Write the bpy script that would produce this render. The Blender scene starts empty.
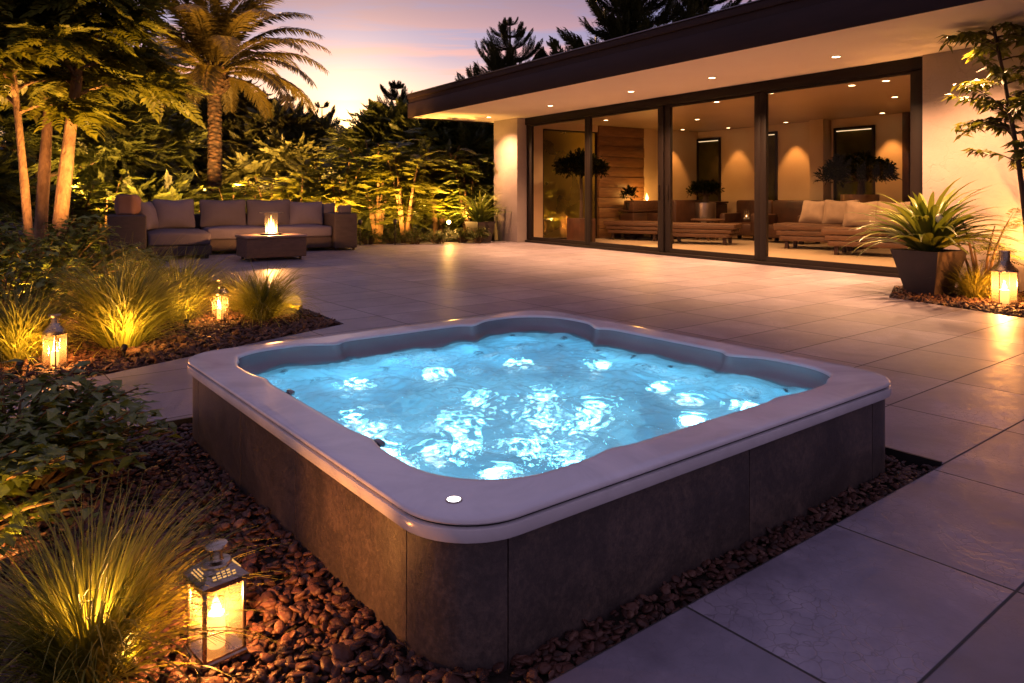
import bpy, bmesh, math, random
import numpy as np
from mathutils import Vector, Matrix

D = bpy.data
sc = bpy.context.scene
COL = sc.collection
R = math.radians
PI = math.pi
RNG = np.random.default_rng(11)
random.seed(7)

# ------------------------------------------------------------------ frames
F0 = Vector((-0.1515, 1.772, 0.0))          # nearest corner of the hot tub
TUB_ROT = R(90 - 51.8)
EU = Vector((math.cos(TUB_ROT), math.sin(TUB_ROT), 0)); EV = Vector((-EU.y, EU.x, 0))
def tub(u, v, z=0.0): return F0 + EU * u + EV * v + Vector((0, 0, z))
H0 = Vector((0.383, 18.5, 0.0))             # left foot of the glazing
HROT = math.atan2(-0.834, 0.552)
HX = Vector((math.cos(HROT), math.sin(HROT), 0)); HY = Vector((-HX.y, HX.x, 0))
def hse(x, y, z=0.0): return H0 + HX * x + HY * y + Vector((0, 0, z))
CAM_H = 1.2

# ------------------------------------------------------------------ object helpers
def tag(o, label=None, cat=None, group=None, kind=None):
    if label: o['label'] = label
    if cat: o['category'] = cat
    if group: o['group'] = group
    if kind: o['kind'] = kind
    return o
def empty(name, loc, rz=0.0, label=None, cat=None, group=None):
    o = D.objects.new(name, None); COL.objects.link(o)
    o.empty_display_size = 0.1
    o.location = loc; o.rotation_euler = (0, 0, rz)
    return tag(o, label, cat, group)
def link_mesh(name, me, mat, parent=None, loc=(0, 0, 0), rot=(0, 0, 0)):
    if mat is not None: me.materials.append(mat)
    o = D.objects.new(name, me); COL.objects.link(o)
    o.location = loc; o.rotation_euler = rot
    if parent is not None: o.parent = parent
    return o
def np_mesh(name, V, T, smooth=False):
    """triangles (or quads) from numpy arrays"""
    V = np.asarray(V, np.float32); T = np.asarray(T, np.int32)
    k = T.shape[1]
    me = D.meshes.new(name)
    me.vertices.add(len(V)); me.vertices.foreach_set('co', V.ravel())
    me.loops.add(T.size); me.loops.foreach_set('vertex_index', T.ravel())
    me.polygons.add(len(T))
    me.polygons.foreach_set('loop_start', np.arange(0, T.size, k, dtype=np.int32))
    me.polygons.foreach_set('loop_total', np.full(len(T), k, np.int32))
    me.polygons.foreach_set('use_smooth', np.full(len(T), smooth, bool))
    me.update(calc_edges=True)
    return me
class MB:
    """collects shapes into one mesh"""
    def __init__(s): s.bm = bmesh.new()
    def box(s, c, size, bev=0.0, rot=None, seg=2, taper=None):
        m = bmesh.new(); bmesh.ops.create_cube(m, size=1.0)
        for v in m.verts:
            if taper and v.co.z < 0: v.co.x *= taper; v.co.y *= taper
            v.co = Vector((v.co.x * size[0], v.co.y * size[1], v.co.z * size[2]))
        if bev > 0:
            bmesh.ops.bevel(m, geom=m.edges[:], offset=bev, segments=seg, profile=0.5, affect='EDGES')
        M = Matrix.Translation(c)
        if rot is not None: M = M @ (rot if isinstance(rot, Matrix) else Matrix.Rotation(rot, 4, 'Z'))
        m.transform(M); s.add(m); return s
    def add(s, m):
        me = D.meshes.new('t'); m.to_mesh(me); m.free(); s.bm.from_mesh(me); D.meshes.remove(me)
    def tube(s, pts, rad, n=8, cap=True):
        pts = [Vector(p) for p in pts]
        if not hasattr(rad, '__len__'): rad = [rad] * len(pts)
        rings = []; prev = None
        for i, p in enumerate(pts):
            d = (pts[min(i + 1, len(pts) - 1)] - pts[max(i - 1, 0)]).normalized()
            a = Vector((0, 0, 1)) if abs(d.z) < 0.9 else Vector((1, 0, 0))
            x = prev - d * prev.dot(d) if prev is not None else d.cross(a)
            x.normalize(); prev = x; y = d.cross(x)
            rings.append([s.bm.verts.new(p + (x * math.cos(2 * PI * k / n) + y * math.sin(2 * PI * k / n)) * rad[i]) for k in range(n)])
        for a, b in zip(rings, rings[1:]):
            for k in range(n): s.bm.faces.new((a[k], a[(k + 1) % n], b[(k + 1) % n], b[k]))
        if cap:
            s.bm.faces.new(rings[0][::-1]); s.bm.faces.new(rings[-1])
        return s
    def lathe(s, prof, n=24, c=(0, 0, 0), sq=None):
        """prof: (r,z) list; sq: number of sides for a square section"""
        n = sq or n; off = PI / 4 if sq else 0
        rings = []
        for r, z in prof:
            rings.append([s.bm.verts.new((c[0] + r * math.cos(2 * PI * k / n + off), c[1] + r * math.sin(2 * PI * k / n + off), c[2] + z)) for k in range(n)])
        for a, b in zip(rings, rings[1:]):
            for k in range(n): s.bm.faces.new((a[k], a[(k + 1) % n], b[(k + 1) % n], b[k]))
        if prof[0][0] > 1e-4: s.bm.faces.new(rings[0][::-1])
        if prof[-1][0] > 1e-4: s.bm.faces.new(rings[-1])
        return s
    def quad(s, *p):
        s.bm.faces.new([s.bm.verts.new(q) for q in p]); return s
    def build(s, name, mat, parent=None, loc=(0, 0, 0), rot=(0, 0, 0), smooth=True, angle=40):
        bmesh.ops.recalc_face_normals(s.bm, faces=s.bm.faces[:])
        if smooth:
            for f in s.bm.faces: f.smooth = True
            lim = R(angle)
            for e in s.bm.edges:
                if len(e.link_faces) == 2:
                    try: e.smooth = e.calc_face_angle() < lim
                    except ValueError: pass
        me = D.meshes.new(name); s.bm.to_mesh(me); s.bm.free()
        return link_mesh(name, me, mat, parent, loc, rot)
def cushion(c, size, puff=0.5, seed=0, rot=None, dent=0.0):
    """soft pillow shape as a bmesh"""
    rn = random.Random(seed)
    m = bmesh.new(); bmesh.ops.create_cube(m, size=2.0)
    bmesh.ops.subdivide_edges(m, edges=m.edges[:], cuts=9, use_grid_fill=True)
    ph = [rn.uniform(0, 6) for _ in range(6)]
    for v in m.verts:
        x, y, z = v.co
        ex = (1 - abs(x) ** 4); ez = (1 - abs(z) ** 4)
        t = (1 - puff) + puff * max(0, min(1, (1 - abs(x) ** 3) * (1 - abs(z) ** 3))) ** 0.5
        px = x * (1 - 0.05 * (1 - z * z)); pz = z * (1 - 0.06 * (1 - x * x))
        w = 0.10 * math.sin(4 * x + ph[0] + 2 * z) * math.sin(3.3 * z + ph[1]) + 0.035 * math.sin(9 * x + ph[2]) * math.sin(7 * z + ph[3] + 3 * x)
        t2 = t + (w if abs(y) > 0.9 else 0)
        if dent: t2 -= dent * math.exp(-((x - 0.0) ** 2 * 8 + (z - 0.9) ** 2 * 5)); pz -= dent * 0.5 * math.exp(-(x * x) * 10) * max(0, z)
        v.co = Vector((px * size[0] / 2, y * t2 * size[1] / 2, pz * size[2] / 2))
    for _ in range(2): bmesh.ops.smooth_vert(m, verts=m.verts[:], factor=0.5, use_axis_x=True, use_axis_y=True, use_axis_z=True)
    M = Matrix.Translation(c)
    if rot is not None: M = M @ rot
    m.transform(M); return m

# ------------------------------------------------------------------ material helpers
class NT:
    def __init__(s, nt): s.nt = nt
    def n(s, t, **kw):
        nd = s.nt.nodes.new(t)
        for k, v in kw.items():
            if k.startswith('i_'):
                nd.inputs[k[2:].replace('_', ' ')].default_value = v
            else: setattr(nd, k, v)
        return nd
    def l(s, a, b): s.nt.links.new(a, b)
    def val(s, sock, x):
        if isinstance(x, (int, float, tuple)): sock.default_value = x
        else: s.l(x, sock)
    def math(s, op, a, b=0.0, c=None, clamp=False):
        nd = s.n('ShaderNodeMath', operation=op, use_clamp=clamp)
        s.val(nd.inputs[0], a); s.val(nd.inputs[1], b)
        if c is not None: s.val(nd.inputs[2], c)
        return nd.outputs[0]
    def mix(s, f, a, b, bt='MIX'):
        nd = s.n('ShaderNodeMix', data_type='RGBA', blend_type=bt)
        s.val(nd.inputs[0], f)
        for i, x in ((6, a), (7, b)):
            if isinstance(x, tuple): nd.inputs[i].default_value = (*x[:3], 1)
            else: s.l(x, nd.inputs[i])
        return nd.outputs[2]
    def noise(s, scale, detail=4, rough=0.55, vec=None, dist=0.0):
        nd = s.n('ShaderNodeTexNoise'); nd.inputs['Scale'].default_value = scale
        nd.inputs['Detail'].default_value = detail; nd.inputs['Roughness'].default_value = rough; nd.inputs['Distortion'].default_value = dist
        if vec is not None: s.l(vec, nd.inputs['Vector'])
        return nd
    def ramp(s, f, stops):
        nd = s.n('ShaderNodeValToRGB'); cr = nd.color_ramp
        while len(cr.elements) < len(stops): cr.elements.new(0.5)
        for e, (p, c) in zip(cr.elements, stops):
            e.position = p; e.color = (*c, 1) if len(c) == 3 else c
        s.val(nd.inputs[0], f); return nd.outputs[0]
    def mapr(s, x, a, b, c, d):
        nd = s.n('ShaderNodeMapRange'); s.val(nd.inputs[0], x)
        for i, q in enumerate((a, b, c, d)): nd.inputs[i + 1].default_value = q
        return nd.outputs[0]
def new_mat(name):
    m = D.materials.new(name); m.use_nodes = True
    nt = m.node_tree; nt.nodes.clear()
    t = NT(nt); out = t.n('ShaderNodeOutputMaterial')
    return m, t, out
def pbr(name, c1, c2=None, rough=0.5, metal=0.0, nscale=4, bump=0.0, bscale=40, spec=0.5, rvar=0.0, stretch=None, detail=5, bdist=0.01):
    m, t, out = new_mat(name)
    p = t.n('ShaderNodeBsdfPrincipled')
    p.inputs['Metallic'].default_value = metal; p.inputs['Roughness'].default_value = rough
    p.inputs['Specular IOR Level'].default_value = spec
    tc = t.n('ShaderNodeTexCoord'); vec = tc.outputs['Object']
    if stretch:
        mp = t.n('ShaderNodeMapping'); mp.inputs['Scale'].default_value = stretch; t.l(vec, mp.inputs['Vector']); vec = mp.outputs[0]
    c2 = c2 or tuple(x * 0.8 for x in c1)
    n = t.noise(nscale, detail, vec=vec)
    f = t.mapr(n.outputs[0], 0.3, 0.7, 0, 1)
    t.l(t.mix(f, c1, c2), p.inputs['Base Color'])
    if rvar:
        n3 = t.noise(nscale * 2.3, 5, vec=vec)
        t.l(t.math('ADD', t.math('MULTIPLY', t.math('SUBTRACT', n3.outputs[0], 0.5), rvar), rough), p.inputs['Roughness'])
    if bump:
        n2 = t.noise(bscale, 6, 0.6, vec=vec)
        b = t.n('ShaderNodeBump'); b.inputs['Strength'].default_value = bump; b.inputs['Distance'].default_value = bdist
        t.l(n2.outputs[0], b.inputs['Height']); t.l(b.outputs[0], p.inputs['Normal'])
    t.l(p.outputs[0], out.inputs[0]); return m
def emit(name, col, st, core=None, sample='NONE'):
    m, t, out = new_mat(name); e = t.n('ShaderNodeEmission')
    e.inputs[0].default_value = (*col, 1); e.inputs[1].default_value = st
    if core is not None:      # hotter at the foot of the flame
        tc = t.n('ShaderNodeTexCoord'); s = t.n('ShaderNodeSeparateXYZ'); t.l(tc.outputs['Generated'], s.inputs[0])
        t.l(t.ramp(s.outputs[2], [(0, core), (0.45, col), (1, tuple(x * 0.5 for x in col))]), e.inputs[0])
    if core is not None:      # a flame is gas: it glows but lets light through
        tr = t.n('ShaderNodeBsdfTransparent'); ad = t.n('ShaderNodeAddShader'); t.l(e.outputs[0], ad.inputs[0]); t.l(tr.outputs[0], ad.inputs[1]); t.l(ad.outputs[0], out.inputs[0])
    else: t.l(e.outputs[0], out.inputs[0])
    m.cycles.emission_sampling = sample; return m
def leafmat(name, ca, cb, cc=None, rough=0.45, trans=0.35, spec=0.4):
    m, t, out = new_mat(name)
    g = t.n('ShaderNodeNewGeometry'); r = g.outputs['Random Per Island']
    tc = t.n('ShaderNodeTexCoord'); n = t.noise(0.9, 3, vec=tc.outputs['Object'])
    f = t.math('ADD', t.math('MULTIPLY', r, 0.6), t.math('MULTIPLY', n.outputs[0], 0.5), clamp=True)
    c = t.ramp(f, [(0.1, ca), (0.6, cb), (1.0, cc or cb)])
    p = t.n('ShaderNodeBsdfPrincipled'); p.inputs['Roughness'].default_value = rough
    p.inputs['Specular IOR Level'].default_value = spec
    t.l(c, p.inputs['Base Color'])
    tr = t.n('ShaderNodeBsdfTranslucent'); t.l(t.mix(1.0, c, (1.0, 0.95, 0.5), 'MULTIPLY'), tr.inputs[0])
    mx = t.n('ShaderNodeMixShader'); mx.inputs[0].default_value = trans
    t.l(p.outputs[0], mx.inputs[1]); t.l(tr.outputs[0], mx.inputs[2]); t.l(mx.outputs[0], out.inputs[0]); return m
def glassmat(name, tint=(0.95, 0.95, 0.93), base=0.04, mx=0.85, rough=0.0, bump=0.0):
    m, t, out = new_mat(name)
    lw = t.n('ShaderNodeLayerWeight'); lw.inputs[0].default_value = 0.5
    f = t.math('ADD', t.math('MULTIPLY', t.math('POWER', lw.outputs['Facing'], 5.0), mx), base)
    tr = t.n('ShaderNodeBsdfTransparent'); tr.inputs[0].default_value = (*tint, 1)
    gl = t.n('ShaderNodeBsdfGlossy'); gl.inputs['Roughness'].default_value = rough
    if bump:
        tc = t.n('ShaderNodeTexCoord'); n = t.noise(1.3, 2, vec=tc.outputs['Object'])
        b = t.n('ShaderNodeBump'); b.inputs['Strength'].default_value = bump; b.inputs['Distance'].default_value = 0.02
        t.l(n.outputs[0], b.inputs['Height']); t.l(b.outputs[0], gl.inputs['Normal'])
    s = t.n('ShaderNodeMixShader'); t.l(f, s.inputs[0]); t.l(tr.outputs[0], s.inputs[1]); t.l(gl.outputs[0], s.inputs[2])
    t.l(s.outputs[0], out.inputs[0]); return m

M = {}
M['frame'] = pbr('frame_black', (0.012, 0.008, 0.007), rough=0.5, spec=0.2)
M['fascia'] = pbr('fascia_dark', (0.026, 0.014, 0.015), (0.017, 0.009, 0.010), rough=0.6, spec=0.2, nscale=1.2, bump=0.08, bscale=18, stretch=(1, 1, 6))
M['fascia_trim'] = pbr('fascia_trim', (0.25, 0.24, 0.27), rough=0.3, metal=0.9)
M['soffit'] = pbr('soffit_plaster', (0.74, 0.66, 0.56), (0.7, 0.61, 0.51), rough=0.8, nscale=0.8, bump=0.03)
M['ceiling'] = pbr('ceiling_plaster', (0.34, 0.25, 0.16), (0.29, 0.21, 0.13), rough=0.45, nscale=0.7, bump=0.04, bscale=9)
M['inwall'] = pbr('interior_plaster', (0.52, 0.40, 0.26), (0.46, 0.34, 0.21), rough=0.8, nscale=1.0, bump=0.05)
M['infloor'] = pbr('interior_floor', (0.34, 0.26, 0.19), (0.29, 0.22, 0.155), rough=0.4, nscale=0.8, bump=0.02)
M['woodpanel'] = pbr('wood_panel', (0.19, 0.092, 0.038), (0.10, 0.046, 0.018), rough=0.5, nscale=3, bump=0.3, bscale=14, stretch=(1, 1, 7))
M['wood'] = pbr('bench_wood', (0.12, 0.055, 0.028), (0.06, 0.027, 0.014), rough=0.5, nscale=3, bump=0.3, bscale=25, stretch=(1, 5, 9))
M['darkwood'] = pbr('dark_wood', (0.065, 0.025, 0.012), (0.03, 0.012, 0.007), rough=0.45, nscale=4, bump=0.4, bscale=14)
M['linen'] = pbr('linen_cushion', (0.34, 0.24, 0.185), (0.27, 0.19, 0.145), rough=0.9, nscale=6, bump=0.25, bscale=60)
M['bronze'] = pbr('bronze_pot', (0.20, 0.11, 0.065), (0.13, 0.07, 0.04), rough=0.32, metal=0.5, nscale=3)
M['silver'] = pbr('silver_pot', (0.55, 0.48, 0.45), rough=0.28, metal=0.95, nscale=3)
M['stonepot'] = pbr('dark_stone_pot', (0.035, 0.026, 0.024), (0.06, 0.04, 0.033), rough=0.5, nscale=4, bump=0.25, bscale=30, rvar=0.3)
M['wicker'] = pbr('woven_resin', (0.05, 0.034, 0.036), (0.032, 0.022, 0.023), rough=0.7, nscale=7, bump=0.6, bscale=90, stretch=(1, 1, 3))
M['wicker_brown'] = pbr('woven_brown', (0.13, 0.075, 0.058), (0.085, 0.05, 0.04), rough=0.7, nscale=7, bump=0.6, bscale=90, stretch=(1, 1, 3))
M['fabric'] = pbr('outdoor_fabric', (0.118, 0.102, 0.15), (0.09, 0.078, 0.118), rough=0.92, nscale=3, bump=0.3, bscale=70)
M['fabric_dark'] = pbr('taupe_fabric', (0.085, 0.073, 0.106), (0.066, 0.057, 0.084), rough=0.92, nscale=3, bump=0.3, bscale=70)
M['metal'] = pbr('aged_nickel', (0.5, 0.42, 0.34), (0.3, 0.23, 0.17), rough=0.28, metal=1.0, nscale=14, bump=0.03, bscale=60, rvar=0.15)
M['darkmetal'] = pbr('dark_metal', (0.05, 0.04, 0.035), rough=0.4, metal=0.8)
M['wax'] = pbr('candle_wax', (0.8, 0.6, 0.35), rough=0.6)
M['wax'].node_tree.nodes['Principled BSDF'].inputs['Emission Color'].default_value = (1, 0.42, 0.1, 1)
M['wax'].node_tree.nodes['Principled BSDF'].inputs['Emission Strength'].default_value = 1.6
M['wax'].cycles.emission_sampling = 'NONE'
M['flame'] = emit('flame', (1.0, 0.50, 0.13), 5, core=(1.0, 0.72, 0.36))
M['led'] = emit('downlight_lens', (1.0, 0.72, 0.38), 14)
M['white_led'] = emit('flush_light', (1.0, 0.94, 1.0), 6)
M['pool_led'] = emit('underwater_lens', (0.85, 0.98, 1.0), 3.0)
M['spot_lens'] = emit('garden_spot_lens', (1.0, 0.66, 0.2), 40)
M['glass'] = glassmat('pane_glass', (0.97, 0.93, 0.88), 0.011, 0.5, 0.0, bump=0.02)
M['lglass'] = glassmat('lantern_glass', (0.97, 0.94, 0.9), 0.03, 0.6, 0.02)
def bloom_haze(m, amount):  # warm milky film on the glass, standing for bloom around the flames
    t = NT(m.node_tree); out = m.node_tree.nodes['Material Output']; src = out.inputs[0].links[0].from_socket
    tl = t.n('ShaderNodeBsdfTranslucent'); tl.inputs[0].default_value = (1, 0.92, 0.8, 1)
    tc = t.n('ShaderNodeTexCoord'); n = t.noise(14, 4, vec=tc.outputs['Object'])
    mx = t.n('ShaderNodeMixShader'); t.l(t.mapr(n.outputs[0], 0.0, 1.0, amount * 0.9, amount * 1.1), mx.inputs[0]); t.l(src, mx.inputs[1]); t.l(tl.outputs[0], mx.inputs[2]); t.l(mx.outputs[0], out.inputs[0])
bloom_haze(M['lglass'], 0.035)
M['fglass'] = glassmat('fire_glass', (0.98, 0.95, 0.92), 0.05, 0.8, 0.01); bloom_haze(M['fglass'], 0.006)
M['soil'] = pbr('garden_soil', (0.028, 0.018, 0.012), (0.016, 0.010, 0.007), rough=0.95, nscale=3, bump=0.8, bscale=20)
M['edging'] = pbr('steel_edging', (0.012, 0.011, 0.013), rough=0.5)
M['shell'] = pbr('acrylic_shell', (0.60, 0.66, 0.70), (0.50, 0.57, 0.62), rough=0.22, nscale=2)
M['shell_wall'] = pbr('shaded_shell', (0.21, 0.16, 0.18), (0.165, 0.125, 0.145), rough=0.22, nscale=2)  # darker, warmer copy of the shell colour, toning down the cyan lamplight
M['jet'] = pbr('jet_nozzle', (0.2, 0.2, 0.22), rough=0.25, metal=0.8)
M['bark_pale'] = pbr('pale_bark', (0.25, 0.15, 0.08), (0.11, 0.06, 0.033), rough=0.9, nscale=11, bump=1.0, bscale=17, stretch=(1, 1, 0.4), bdist=0.05)
M['bark_dark'] = pbr('dark_bark', (0.07, 0.042, 0.026), (0.035, 0.022, 0.014), rough=0.9, nscale=8, bump=0.9, bscale=22)
M['stem'] = pbr('stem', (0.16, 0.085, 0.03), (0.09, 0.05, 0.02), rough=0.8)
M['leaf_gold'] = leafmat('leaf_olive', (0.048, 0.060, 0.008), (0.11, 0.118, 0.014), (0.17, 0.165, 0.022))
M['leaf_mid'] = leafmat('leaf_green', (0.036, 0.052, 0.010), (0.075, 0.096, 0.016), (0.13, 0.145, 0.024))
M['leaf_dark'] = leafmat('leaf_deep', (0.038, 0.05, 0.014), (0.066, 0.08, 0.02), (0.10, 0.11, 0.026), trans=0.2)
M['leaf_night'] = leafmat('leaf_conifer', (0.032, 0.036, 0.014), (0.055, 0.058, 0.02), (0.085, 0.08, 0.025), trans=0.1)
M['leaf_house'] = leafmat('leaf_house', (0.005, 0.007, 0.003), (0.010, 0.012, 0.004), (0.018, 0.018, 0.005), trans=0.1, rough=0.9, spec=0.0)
M['leaf_shrub'] = leafmat('leaf_broad', (0.068, 0.096, 0.018), (0.125, 0.155, 0.026), (0.20, 0.22, 0.038), rough=0.38, trans=0.22)
M['leaf_palm'] = leafmat('leaf_palm', (0.07, 0.055, 0.012), (0.12, 0.09, 0.018), (0.17, 0.125, 0.026), trans=0.25)
M['grass_blade'] = leafmat('grass_blade', (0.10, 0.11, 0.015), (0.20, 0.195, 0.024), (0.31, 0.28, 0.045), trans=0.3)
M['leaf_pot'] = leafmat('leaf_potted', (0.065, 0.10, 0.015), (0.14, 0.175, 0.028), (0.23, 0.25, 0.05), rough=0.3, trans=0.25)

def olive_glow_pane():  # olive coloured pane, standing for the glow of the lit garden
    m, t, out = new_mat('olive_glow_glass'); tc = t.n('ShaderNodeTexCoord'); n = t.noise(1.4, 3, vec=tc.outputs['Object'])
    c = t.mix(n.outputs[0], (0.42, 0.30, 0.07), (0.26, 0.20, 0.05))
    tl = t.n('ShaderNodeBsdfTranslucent'); t.l(c, tl.inputs[0]); df = t.n('ShaderNodeBsdfDiffuse'); t.l(t.mix(1.0, c, (0.45, 0.45, 0.45), 'MULTIPLY'), df.inputs[0])
    tr = t.n('ShaderNodeBsdfTransparent'); gl = t.n('ShaderNodeBsdfGlossy'); gl.inputs['Roughness'].default_value = 0.12
    def mixs(f, a, b):
        x = t.n('ShaderNodeMixShader'); x.inputs[0].default_value = f; t.l(a.outputs[0], x.inputs[1]); t.l(b.outputs[0], x.inputs[2]); return x
    t.l(mixs(0.06, mixs(0.28, mixs(0.5, tl, df), tr), gl).outputs[0], out.inputs[0]); return m
M['olive_glow_pane'] = olive_glow_pane()
def palm_bark():
    m, t, out = new_mat('palm_bark'); p = t.n('ShaderNodeBsdfPrincipled'); p.inputs['Roughness'].default_value = 0.9
    tc = t.n('ShaderNodeTexCoord'); v = t.n('ShaderNodeTexVoronoi'); v.inputs['Scale'].default_value = 6.5
    mp = t.n('ShaderNodeMapping'); mp.inputs['Scale'].default_value = (1, 1, 1.7); t.l(tc.outputs['Object'], mp.inputs[0]); t.l(mp.outputs[0], v.inputs[0])
    n = t.noise(9, 5, vec=tc.outputs['Object'])
    f = t.math('MULTIPLY', v.outputs['Distance'], 1.5, clamp=True)
    t.l(t.mix(f, (0.12, 0.062, 0.032), (0.03, 0.016, 0.010)), p.inputs['Base Color'])
    h = t.math('ADD', t.math('MULTIPLY', v.outputs['Distance'], -1.0), t.math('MULTIPLY', n.outputs[0], 0.5))
    b = t.n('ShaderNodeBump'); b.inputs['Strength'].default_value = 1.0; b.inputs['Distance'].default_value = 0.06
    t.l(h, b.inputs['Height']); t.l(b.outputs[0], p.inputs['Normal']); t.l(p.outputs[0], out.inputs[0]); return m
M['palm_bark'] = palm_bark()

def paving():
    """large porcelain slabs: object space is the grid, 0.85 x 0.57 m"""
    m, t, out = new_mat('paving'); p = t.n('ShaderNodeBsdfPrincipled')
    tc = t.n('ShaderNodeTexCoord'); s = t.n('ShaderNodeSeparateXYZ'); t.l(tc.outputs['Object'], s.inputs[0])
    u = t.math('DIVIDE', t.math('ADD', s.outputs[0], 0.12), 0.85); v = t.math('DIVIDE', t.math('ADD', s.outputs[1], 0.135), 0.57)
    def dist(a, size):
        fr = t.math('FRACT', a); return t.math('MULTIPLY', t.math('MINIMUM', fr, t.math('SUBTRACT', 1.0, fr)), size)
    d = t.math('MINIMUM', dist(u, 0.85), dist(v, 0.57))
    joint = t.mapr(d, 0.0030, 0.0058, 1.0, 0.0)
    cid = t.n('ShaderNodeCombineXYZ'); t.l(t.math('FLOOR', u), cid.inputs[0]); t.l(t.math('FLOOR', v), cid.inputs[1])
    wn = t.n('ShaderNodeTexWhiteNoise', noise_dimensions='3D'); t.l(cid.outputs[0], wn.inputs['Vector'])
    off = t.n('ShaderNodeVectorMath', operation='MULTIPLY_ADD'); t.l(wn.outputs['Color'], off.inputs[0]); off.inputs[1].default_value = (30, 30, 30); t.l(tc.outputs['Object'], off.inputs[2])
    vec = off.outputs[0]
    n1 = t.noise(1.6, 6, 0.6, vec=vec, dist=0.6); n2 = t.noise(9, 6, 0.65, vec=vec); n3 = t.noise(90, 3, 0.6, vec=vec)
    wob = t.n('ShaderNodeVectorMath', operation='MULTIPLY_ADD'); nn = t.noise(7, 3, vec=vec); t.l(nn.outputs['Color'], wob.inputs[0]); wob.inputs[1].default_value = (0.12, 0.12, 0.12); t.l(vec, wob.inputs[2])
    vo = t.n('ShaderNodeTexVoronoi', feature='DISTANCE_TO_EDGE'); vo.inputs['Scale'].default_value = 22; t.l(wob.outputs[0], vo.inputs['Vector'])
    crack = t.math('MULTIPLY', t.mapr(vo.outputs['Distance'], 0.0, 0.045, 1.0, 0.0), t.mapr(n1.outputs[0], 0.42, 0.62, 0.0, 1.0))
    tone = t.math('ADD', t.math('MULTIPLY', n1.outputs[0], 0.75), t.math('MULTIPLY', n2.outputs[0], 0.35))
    c = t.ramp(tone, [(0.30, (0.080, 0.072, 0.102)), (0.55, (0.188, 0.168, 0.224)), (0.80, (0.37, 0.335, 0.41))])
    c = t.mix(t.math('MULTIPLY', wn.outputs['Value'], 0.5), c, (0.085, 0.072, 0.084))
    c = t.mix(t.math('MULTIPLY', crack, 0.6), c, (0.06, 0.05, 0.052))
    c = t.mix(joint, c, (0.012, 0.010, 0.011))
    t.l(c, p.inputs['Base Color'])
    r = t.math('ADD', t.math('MULTIPLY', n2.outputs[0], 0.34), 0.28)
    t.l(t.math('ADD', r, t.math('MULTIPLY', joint, 0.4), clamp=True), p.inputs['Roughness'])
    p.inputs['Specular IOR Level'].default_value = 0.9
    h = t.math('ADD', t.math('MULTIPLY', n2.outputs[0], 0.5), t.math('ADD', t.math('MULTIPLY', n3.outputs[0], 0.12), t.math('MULTIPLY', crack, -0.35)))
    h = t.math('SUBTRACT', h, t.math('MULTIPLY', joint, 2.0))
    b = t.n('ShaderNodeBump'); b.inputs['Strength'].default_value = 0.35; b.inputs['Distance'].default_value = 0.006
    t.l(h, b.inputs['Height']); t.l(b.outputs[0], p.inputs['Normal']); t.l(p.outputs[0], out.inputs[0]); return m
M['paving'] = paving()

def stone_panel():
    m, t, out = new_mat('slate_cladding'); p = t.n('ShaderNodeBsdfPrincipled')
    tc = t.n('ShaderNodeTexCoord'); vec = tc.outputs['Object']
    oi = t.n('ShaderNodeObjectInfo')
    off = t.n('ShaderNodeVectorMath', operation='ADD'); t.l(vec, off.inputs[0])
    cx = t.n('ShaderNodeCombineXYZ'); t.l(t.math('MULTIPLY', oi.outputs['Random'], 40), cx.inputs[0]); t.l(cx.outputs[0], off.inputs[1]); vec = off.outputs[0]
    n1 = t.noise(3.5, 8, 0.68, vec=vec, dist=0.8); n2 = t.noise(58, 6, 0.75, vec=vec)
    wob = t.n('ShaderNodeVectorMath', operation='MULTIPLY_ADD'); nn = t.noise(4, 4, vec=vec); t.l(nn.outputs['Color'], wob.inputs[0]); wob.inputs[1].default_value = (0.3, 0.3, 0.3); t.l(vec, wob.inputs[2])
    vo = t.n('ShaderNodeTexVoronoi', feature='DISTANCE_TO_EDGE'); vo.inputs['Scale'].default_value = 6.5; t.l(wob.outputs[0], vo.inputs['Vector'])
    vein = t.math('MULTIPLY', t.mapr(vo.outputs['Distance'], 0.0, 0.02, 1.0, 0.0), t.mapr(n1.outputs[0], 0.5, 0.66, 0.0, 1.0))
    tone = t.math('ADD', t.math('MULTIPLY', n1.outputs[0], 0.6), t.math('MULTIPLY', n2.outputs[0], 0.5))
    c = t.ramp(tone, [(0.36, (0.032, 0.026, 0.027)), (0.53, (0.060, 0.047, 0.045)), (0.72, (0.14, 0.100, 0.085))])
    c = t.mix(t.math('MULTIPLY', vein, 0.5), c, (0.16, 0.11, 0.08))
    t.l(c, p.inputs['Base Color'])
    t.l(t.math('ADD', t.math('MULTIPLY', n2.outputs[0], 0.3), 0.25), p.inputs['Roughness'])
    b = t.n('ShaderNodeBump'); b.inputs['Strength'].default_value = 0.3; b.inputs['Distance'].default_value = 0.006
    t.l(t.math('ADD', n2.outputs[0], t.math('MULTIPLY', n1.outputs[0], 1.2)), b.inputs['Height']); t.l(b.outputs[0], p.inputs['Normal'])
    t.l(p.outputs[0], out.inputs[0]); return m
M['slate'] = stone_panel()
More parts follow.
